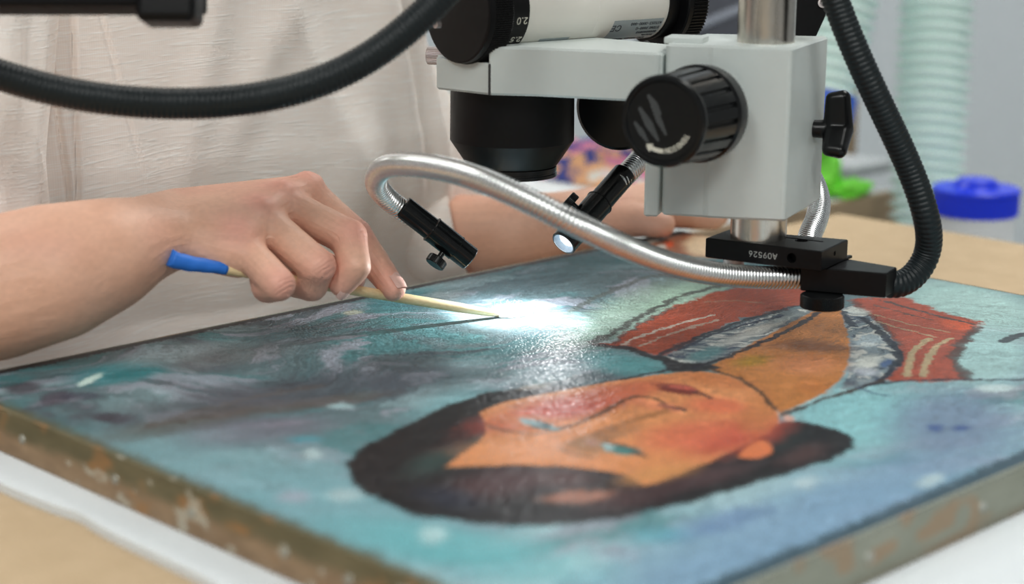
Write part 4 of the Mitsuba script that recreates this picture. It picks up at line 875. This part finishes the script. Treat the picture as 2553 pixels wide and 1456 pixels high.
eo = c[0] + (c[1] - c[0]) * .505; eo = np.array([eo[0], eo[1], (zp0 + zp1) / 2 - .0003]) + pn * .00005
put('engraved_number', moved(em, mat4(-px_, -Zv, pn, eo)), 'm_engrave', False, cp)
zb1 = zp0 - .0003; zb0 = at(2100, 740, .924)[2]
b = [onz(*p, zb1) for p in ((1998, 664), (2058, 670), (2211, 682), (2236, 666), (2117, 646), (2020, 640))]
blk = Polygon([b[0][:2], b[2][:2], b[3][:2], b[4][:2], b[5][:2]])
put('splitter_block', prism(blk.convex_hull, zb0, zb1, .0006), 'm_black', 25, LG, 'black distributor block')
bl = [onz(*p, zp0) for p in ((2052, 667), (2120, 641))]
put('spacer_strip', moved(rbox(.0025, np.linalg.norm(bl[1] - bl[0]), .0016, .0005), mat4(unit(np.cross(unit(bl[1] - bl[0]), Zv)), unit(bl[1] - bl[0]), Zv, (bl[0] + bl[1]) / 2 + np.array([0, 0, .0004]))), 'm_black', 30, LG)
tk = at(2050, 742, .930)
put('thumb_screw', ribbed(.0108, .0112, -.0042, .0026, (tk[0], tk[1], zb0 - .0028), Zv, 70, cap=.0006), 'm_black_plastic', 30, LG, 'round knurled thumb screw')
rib_m = lambda ph: np.where(ph < .82, .00055 * np.sqrt(np.maximum(0, 1 - ((ph - .41) / .41) ** 2)), -.00025)
g1 = [at(*p) for p in ((2014, 691, .945), (1850, 689, .930), (1700, 666, .90), (1550, 612, .862), (1400, 541, .83), (1250, 469, .835), (1120, 424, .86), (1020, 410, .895), (950, 424, .93), (940, 462, .952), (975, 503, .968), (1026, 537, .976))]
put('gooseneck', hose(g1, .0055, .00022, 24, rib_m, .0022, 1), 'm_chrome', True, LG, 'bright corrugated metal gooseneck curving to the left head')
g2 = [at(*p) for p in ((1538, 456, 1.031), (1600, 392, 1.055), (1690, 330, 1.10), (1820, 300, 1.11), (1940, 345, 1.085), (2012, 425, 1.05), (2041, 495, 1.02), (2030, 562, .99), (2016, 606, .972), (2038, 648, .957))]
put('gooseneck', hose(g2, .0059, .00022, 24, rib_m, .0022, 1), 'm_chrome', True, LG, 'bright corrugated metal gooseneck behind the microscope')
def lamp_head(p0, p1, aim, k, knob_dir, kn_t):
    sc = 1.0 if k == 1 else 1.12; ax_ = unit(p1 - p0); l = np.linalg.norm(p1 - p0)
    hd = put('lamp_head', lathe([(0, -.004), (.0058 * sc, -.004), (.0063 * sc, -.0035), (.0063 * sc, l * .36), (.0067 * sc, l * .37), (.0070 * sc, l * .375), (.0070 * sc, l * .76), (.0067 * sc, l * .77), (.0067 * sc, l - .0005), (.0063 * sc, l), (.0058 * sc, l), (.0058 * sc, l - .006), (0, l - .006)], p0, ax_, 48), 'm_black_gloss', 30, LG, 'glossy black lamp barrel')
    put('joint_ring', cat_([lathe([(.0062 * sc, -.0002), (.0073 * sc, 0), (.0073 * sc, .0006), (.0062 * sc, .0008)], p0 + ax_ * l * .375, ax_, 48), lathe([(.0062 * sc, -.0002), (.00715 * sc, 0), (.00715 * sc, .0005), (.0062 * sc, .0007)], p0 + ax_ * l * .76, ax_, 48)]), 'm_black_plastic', 40, hd)
    kd_ = unit(knob_dir - ax_ * (ax_ @ knob_dir)); ko = p0 + ax_ * l * kn_t
    put('focus_screw', cat_([lathe([(0, .004), (.0016, .004), (.0016, .011), (0, .011)], ko, kd_, 20), ribbed(.0052, .0055, .0105, .0150, ko, kd_, 36, cap=.0005)]), 'm_black_plastic', 30, hd)
    return hd, ax_, l
tgt1, tgt2 = onz(1285, 778, 0), onz(1222, 798, 0)
h1p0, h1p1 = at(1018, 526, .972), at(1173, 646, .982)
hd1, a1_, l1 = lamp_head(h1p0, h1p1, tgt1, 1, -RT * .5 + DN * 1.0 - FW * .25, .66)
lensp = at(1404, 608, 1.006); h2p0 = at(1548, 444, 1.034)
hd2, a2_, l2 = lamp_head(h2p0, lensp, tgt2, 2, -RT * 1.0 - DN * .5 - FW * .2, .60)
for key, p, ax_, sc in ((hd1, h1p1, a1_, 1.0), (hd2, lensp, a2_, 1.12)):
    put('lens_rim', lathe([(.0038 * sc, -.0030), (.0057 * sc, -.0002), (.0056 * sc, -.0036), (.0038 * sc, -.0038)], p, ax_, 40), 'm_lensrim', 40, key, 'bright glass rim')
    n = 32; a = np.arange(n) * 2 * np.pi / n; x, y, z = basis(ax_)
    v = np.vstack([p - ax_ * .0030 + .0038 * sc * (np.cos(a)[:, None] * x + np.sin(a)[:, None] * y), [p - ax_ * .0030]]); k = np.arange(n)
    put('light_source', trimesh.Trimesh(v, np.stack([k, (k + 1) % n, np.full(n, n)], 1), process=False), 'm_lensrim', False, key, emitter={'type': 'area', 'radiance': rgb((22, 23, 23.5))})
scene['m_lensrim'] = pri((.10, .125, .15), .2)
for key, p, wgt, tgt in (('spot_beam', h1p1 + a1_ * .0012, .7, tgt1), ('spot_beam_001', lensp + a2_ * .0012, .9, tgt2)):
    scene[key] = {'type': 'spot', 'intensity': rgb(np.array((.97, 1.0, 1.0)) * SPOT * wgt), 'cutoff_angle': 64.0, 'beam_width': 6.0, 'to_world': T().look_at(origin=p.tolist(), target=tgt.tolist(), up=[.1, .2, 1])}
rib_c = lambda ph: .00050 * (np.abs(np.sin(np.pi * ph)) - .5)
cb = [at(*p) for p in ((1900, -900, .97), (1972, -420, .92), (2040, -140, .90), (2085, 5, .905), (2150, 165, .91), (2218, 310, .92), (2280, 450, .93), (2313, 560, .935), (2308, 640, .945), (2268, 695, .943), (2205, 706, .940))]
put('feed_cable', hose(cb, .0068, .0003, 24, rib_c, .0026, 1), 'm_cable', True, LG, 'thick black ribbed cable feeding the lamp')

# ------------------------------------------------------------------ black cable and bar in front, black parts behind
cf_ = [at(*p) for p in ((-160, 128, 0.833), (0, 187, 0.833), (150, 228, 0.833), (310, 252, 0.833), (480, 258, 0.833), (640, 244, 0.833), (800, 202, 0.838), (930, 136, 0.843), (1040, 50, 0.848), (1120, -30, 0.853), (1200, -130, 0.863), (1265, -420, 0.93), (1290, -900, 1.0))]
put('black_cable', hose(cf_, .0072, .0003, 24, rib_c, .0025, 1), 'm_cable', True, label='black ribbed cable sagging across the upper left in front of the T-shirt', cat='cable')
BB = thing('support_bar', 'out-of-focus black bar with a rounded clamp at its end in the top left corner', 'bar')
o = at(150, -54, .80); put('bar', moved(rbox(.125, .03, .0285, .002), mat4(RT, FW, -DN, o)), 'm_black_matte', 30, BB)
o = at(424, -12, .79); put('end_clamp', moved(rbox(.0255, .026, .0255, .0035, 5), mat4(RT, FW, -DN, o)), 'm_black', 40, BB)
BP = thing('bracket_plate', 'black bracket plate with a screw just behind the steel post', 'bracket')
poly = [at(*p, 1.03) for p in ((1975, -600), (2140, -600), (2140, -140), (2066, 22), (2034, 92), (1975, 96))]
pa = np.array(poly); th_ = unit(FW * [1, 1, 0]) * .008
put('plate', hull(np.vstack([pa, pa + th_])), 'm_black_matte', False, BP)
disc_screw(at(2051, 8, 1.0295), -FW, .0028, 'm_nickel', BP)

# ------------------------------------------------------------------ background
# side bench with grey top and wooden edge
zB = -.06
bs0, bs1, bt0, bt1 = .62, 1.09, .605, 1.22
thing('side_bench', 'grey-topped bench with a wooden front edge behind the work table', 'bench')
put('bench_top', sbox(bs0, bs1, bt0, bt1, zB - .012, zB, .002), 'm_bench', 30, 'side_bench', 'grey top')
put('front_edge', sbox(bs0, bs1, bt0 - .004, bt0 + .02, zB - .034, zB - .0005, .002), 'm_wood', 30, 'side_bench', 'wooden edge')
for a, b_ in ((bs0 + .03, bt0 + .04), (bs1 - .015, bt0 + .02), (bs0 + .03, bt1 - .04), (bs1 - .015, bt1 - .04)):
    put('leg', sbox(a - .012, a + .012, b_ - .012, b_ + .012, Z_FLOOR, zB - .012, .002), 'm_legs', 30, 'side_bench')
def blob(c, r, seed, amp, fl=0.0):
    m = trimesh.creation.icosphere(4, 1.0); v = m.vertices * (1 + amp * (meshkit.fbm(m.vertices * 1.7, 4, seed) - .5))[:, None]
    v = v * np.asarray(r); v[:, 2] = np.maximum(v[:, 2], -r[2] * .5); m.vertices = v - [0, 0, v[:, 2].min()]; return moved(m, STM @ mat4((1, 0, 0), (0, 1, 0), (0, 0, 1), c))
s_, t_ = to_st(onz(2085, 492, zB)); put('green_cloth', cat_([blob((s_ - .0, t_ + .02, zB), (.022, .02, .03), 1, 1.1), blob((s_ + .02, t_ + .0, zB), (.026, .018, .010), 2, 1.1)]), 'm_green', True, label='crumpled bright green cloth lying on the grey bench', cat='cloth')
s_, t_ = to_st(onz(2165, 440, zB)); put('grey_case', sbox(s_ - .03, s_ + .045, t_, t_ + .09, zB, zB + .012, .003), 'm_grey', 30, label='low grey case beside the green cloth on the bench', cat='case')
# papers and printed cloth on the bench, seen under the microscope
s_, t_ = to_st(onz(1330, 430, zB)); put('paper_sheet', sbox(max(bs0 + .005, s_ - .16), bs1 - .06, t_ - .16, bt1 - .02, zB, zB + .002, .0008), 'm_paper', 30, label='large white sheet of paper spread on the bench behind the person', cat='paper')
def crumple(s0, s1, t0, t1, z, h, seed, n=60):
    S, Tt = np.meshgrid(np.linspace(s0, s1, n), np.linspace(t0, t1, n), indexing='ij'); e = np.minimum(np.minimum(S - s0, s1 - S), np.minimum(Tt - t0, t1 - Tt))
    Z = z + .0015 + h * meshkit.fbm(np.dstack([S * 28, Tt * 28, S * 0]), 4, seed) * np.clip(e / .015, 0, 1)
    i, j = np.meshgrid(np.arange(n - 1), np.arange(n - 1), indexing='ij'); a = (i * n + j).ravel()
    m = trimesh.Trimesh(np.column_stack([S.ravel(), Tt.ravel(), Z.ravel()]), np.vstack([np.stack([a, a + n, a + n + 1], 1), np.stack([a, a + n + 1, a + 1], 1)]), process=False); return moved(m, STM)
s_, t_ = to_st(onz(1530, 440, zB)); put('printed_cloth', crumple(s_ - .075, s_ + .06, t_ - .08, t_ + .10, zB + .002, .04, 4), 'm_print', True, label='crumpled navy, pink and orange printed cloth under the microscope arm', cat='cloth')
o = onz(1122, 395, zB + .002); put('olive_bottle', lathe([(0, 0), (.013, 0), (.014, .002), (.014, .045), (.006, .056), (.006, .064), (0, .064)], o + np.array([.003, .02, 0]), Zv, 32), 'm_olive', 40, label='small olive-yellow bottle on the bench left of the objective', cat='bottle')
o = onz(1108, 352, zB + .002); put('blue_cap', lathe([(0, 0), (.009, 0), (.010, .002), (.010, .012), (.008, .014), (0, .014)], o + np.array([0, -.06, .0]), Zv, 32), 'm_blue_cap', 40, label='pale blue cap on the bench beside the T-shirt', cat='cap')
scene['m_blue_cap'] = pri((.35, .52, .80), .4)
# navy case with a light band behind the microscope
NC = thing('navy_case', 'dark navy case with a pale diagonal stripe behind the steel post', 'case')
o = at(1760, 20, 1.75); put('case_body', moved(rbox(.13, .08, .10, .01, 4), mat4(RT, FW, -DN, o)), 'm_navy', 40, NC)
put('stripe', moved(rbox(.09, .004, .008, .0015), mat4(unit(RT * .92 - DN * .38), FW, unit(-DN * .92 - RT * .38), at(1790, 45, 1.708))), 'm_stripe', 40, NC)
scene['m_stripe'] = pri((.22, .24, .30), .4)
put('case_stand', lathe([(0, zB + .0021), (.03, zB + .0021), (.03, zB + .01), (.012, zB + .014), (.012, o[2] - .04), (0, o[2] - .04)], (*(o + UX * .055 + NX * .02)[:2], 0), Zv, 32), 'm_navy', 40, NC)
# extraction hoses, white corrugated
rib_d = lambda ph: .0042 * np.sin(2 * np.pi * ph)
d1 = [at(*p) for p in ((2138, -330, 1.62), (2116, -60, 1.62), (2086, 90, 1.62), (2050, 252, 1.62))]
D1 = thing('extraction_hose', 'white corrugated extraction hose leaning behind the steel post, with a blue collar', 'hose')
put('hose', hose(d1, .028, .0012, 40, rib_d, .0105, 0), 'm_duct', True, D1)
dd = unit(d1[3] - d1[2]); put('collar', lathe([(0, -.008), (.0295, -.008), (.030, -.006), (.030, .014), (.022, .022), (0, .022)], d1[3], dd, 48), 'm_blue', 40, D1, 'blue collar')
d2 = [at(*p) for p in ((2345, -330, 1.66), (2338, -60, 1.66), (2328, 160, 1.66), (2318, 330, 1.66), (2312, 470, 1.66), (2309, 640, 1.66))]; d2 += [d2[-1] - np.array([0, 0, .3]), np.array([*d2[-1][:2], Z_FLOOR + .03])]
D2 = thing('extraction_hose_001', 'upright white corrugated extraction hose right of the black cable', 'hose')
put('hose', hose(d2, .0308, .0012, 40, rib_d, .0105, 0), 'm_duct', True, D2)
put('duct_foot', lathe([(0, 0), (.045, 0), (.045, .02), (.038, .03), (0, .03)], d2[-1] - np.array([0, 0, .03]), Zv, 40), 'm_grey', 40, D2)
o = at(2122, 300, 1.9); put('wooden_post', moved(rbox(.012, .012, .34, .002), mat4(unit((1, 0, .03)), (0, 1, 0), Zv, o - np.array([0, 0, .09]))), 'm_wood', 30, label='thin wooden post beside the blue hose collar', cat='post')
# low cabinet with the tub
ct_ = at(2430, 525, 1.55); zk = -.155
cab = put('low_cabinet', moved(rbox(.40, .26, zk - Z_FLOOR, .004), STM @ mat4((1, 0, 0), (0, 1, 0), (0, 0, 1), (1.04, .315, (zk + Z_FLOOR) / 2))), 'm_paper', 30, label='low white cabinet under the tub with the blue lid', cat='cabinet')
TB = thing('plastic_tub', 'translucent white plastic tub with a bright blue screw lid', 'tub')
zl0 = ct_[2]; zl1 = at(2430, 455, 1.55)[2]
put('tub', lathe([(0, zk), (.030, zk), (.032, zk + .003), (.0335, zl0 - .012), (.0335, zl0 - .002), (0, zl0 - .002)], (*ct_[:2], 0), Zv, 64), 'm_tub', 40, TB)
put('lid', cat_([ribbed(.0360, .0364, zl0 - .002, zl1 - .006, (*ct_[:2], 0), Zv, 80, cap=.0008), lathe([(0, zl1 - .008), (.0355, zl1 - .008), (.0372, zl1 - .0075), (.0372, zl1 - .0045), (.0355, zl1 - .003), (.022, zl1 - .003), (.020, zl1 - .002), (.0165, zl1 + .003), (.015, zl1 + .004), (0, zl1 + .004)], (*ct_[:2], 0), Zv, 64)]), 'm_blue_lid', 30, TB, 'bright blue lid')
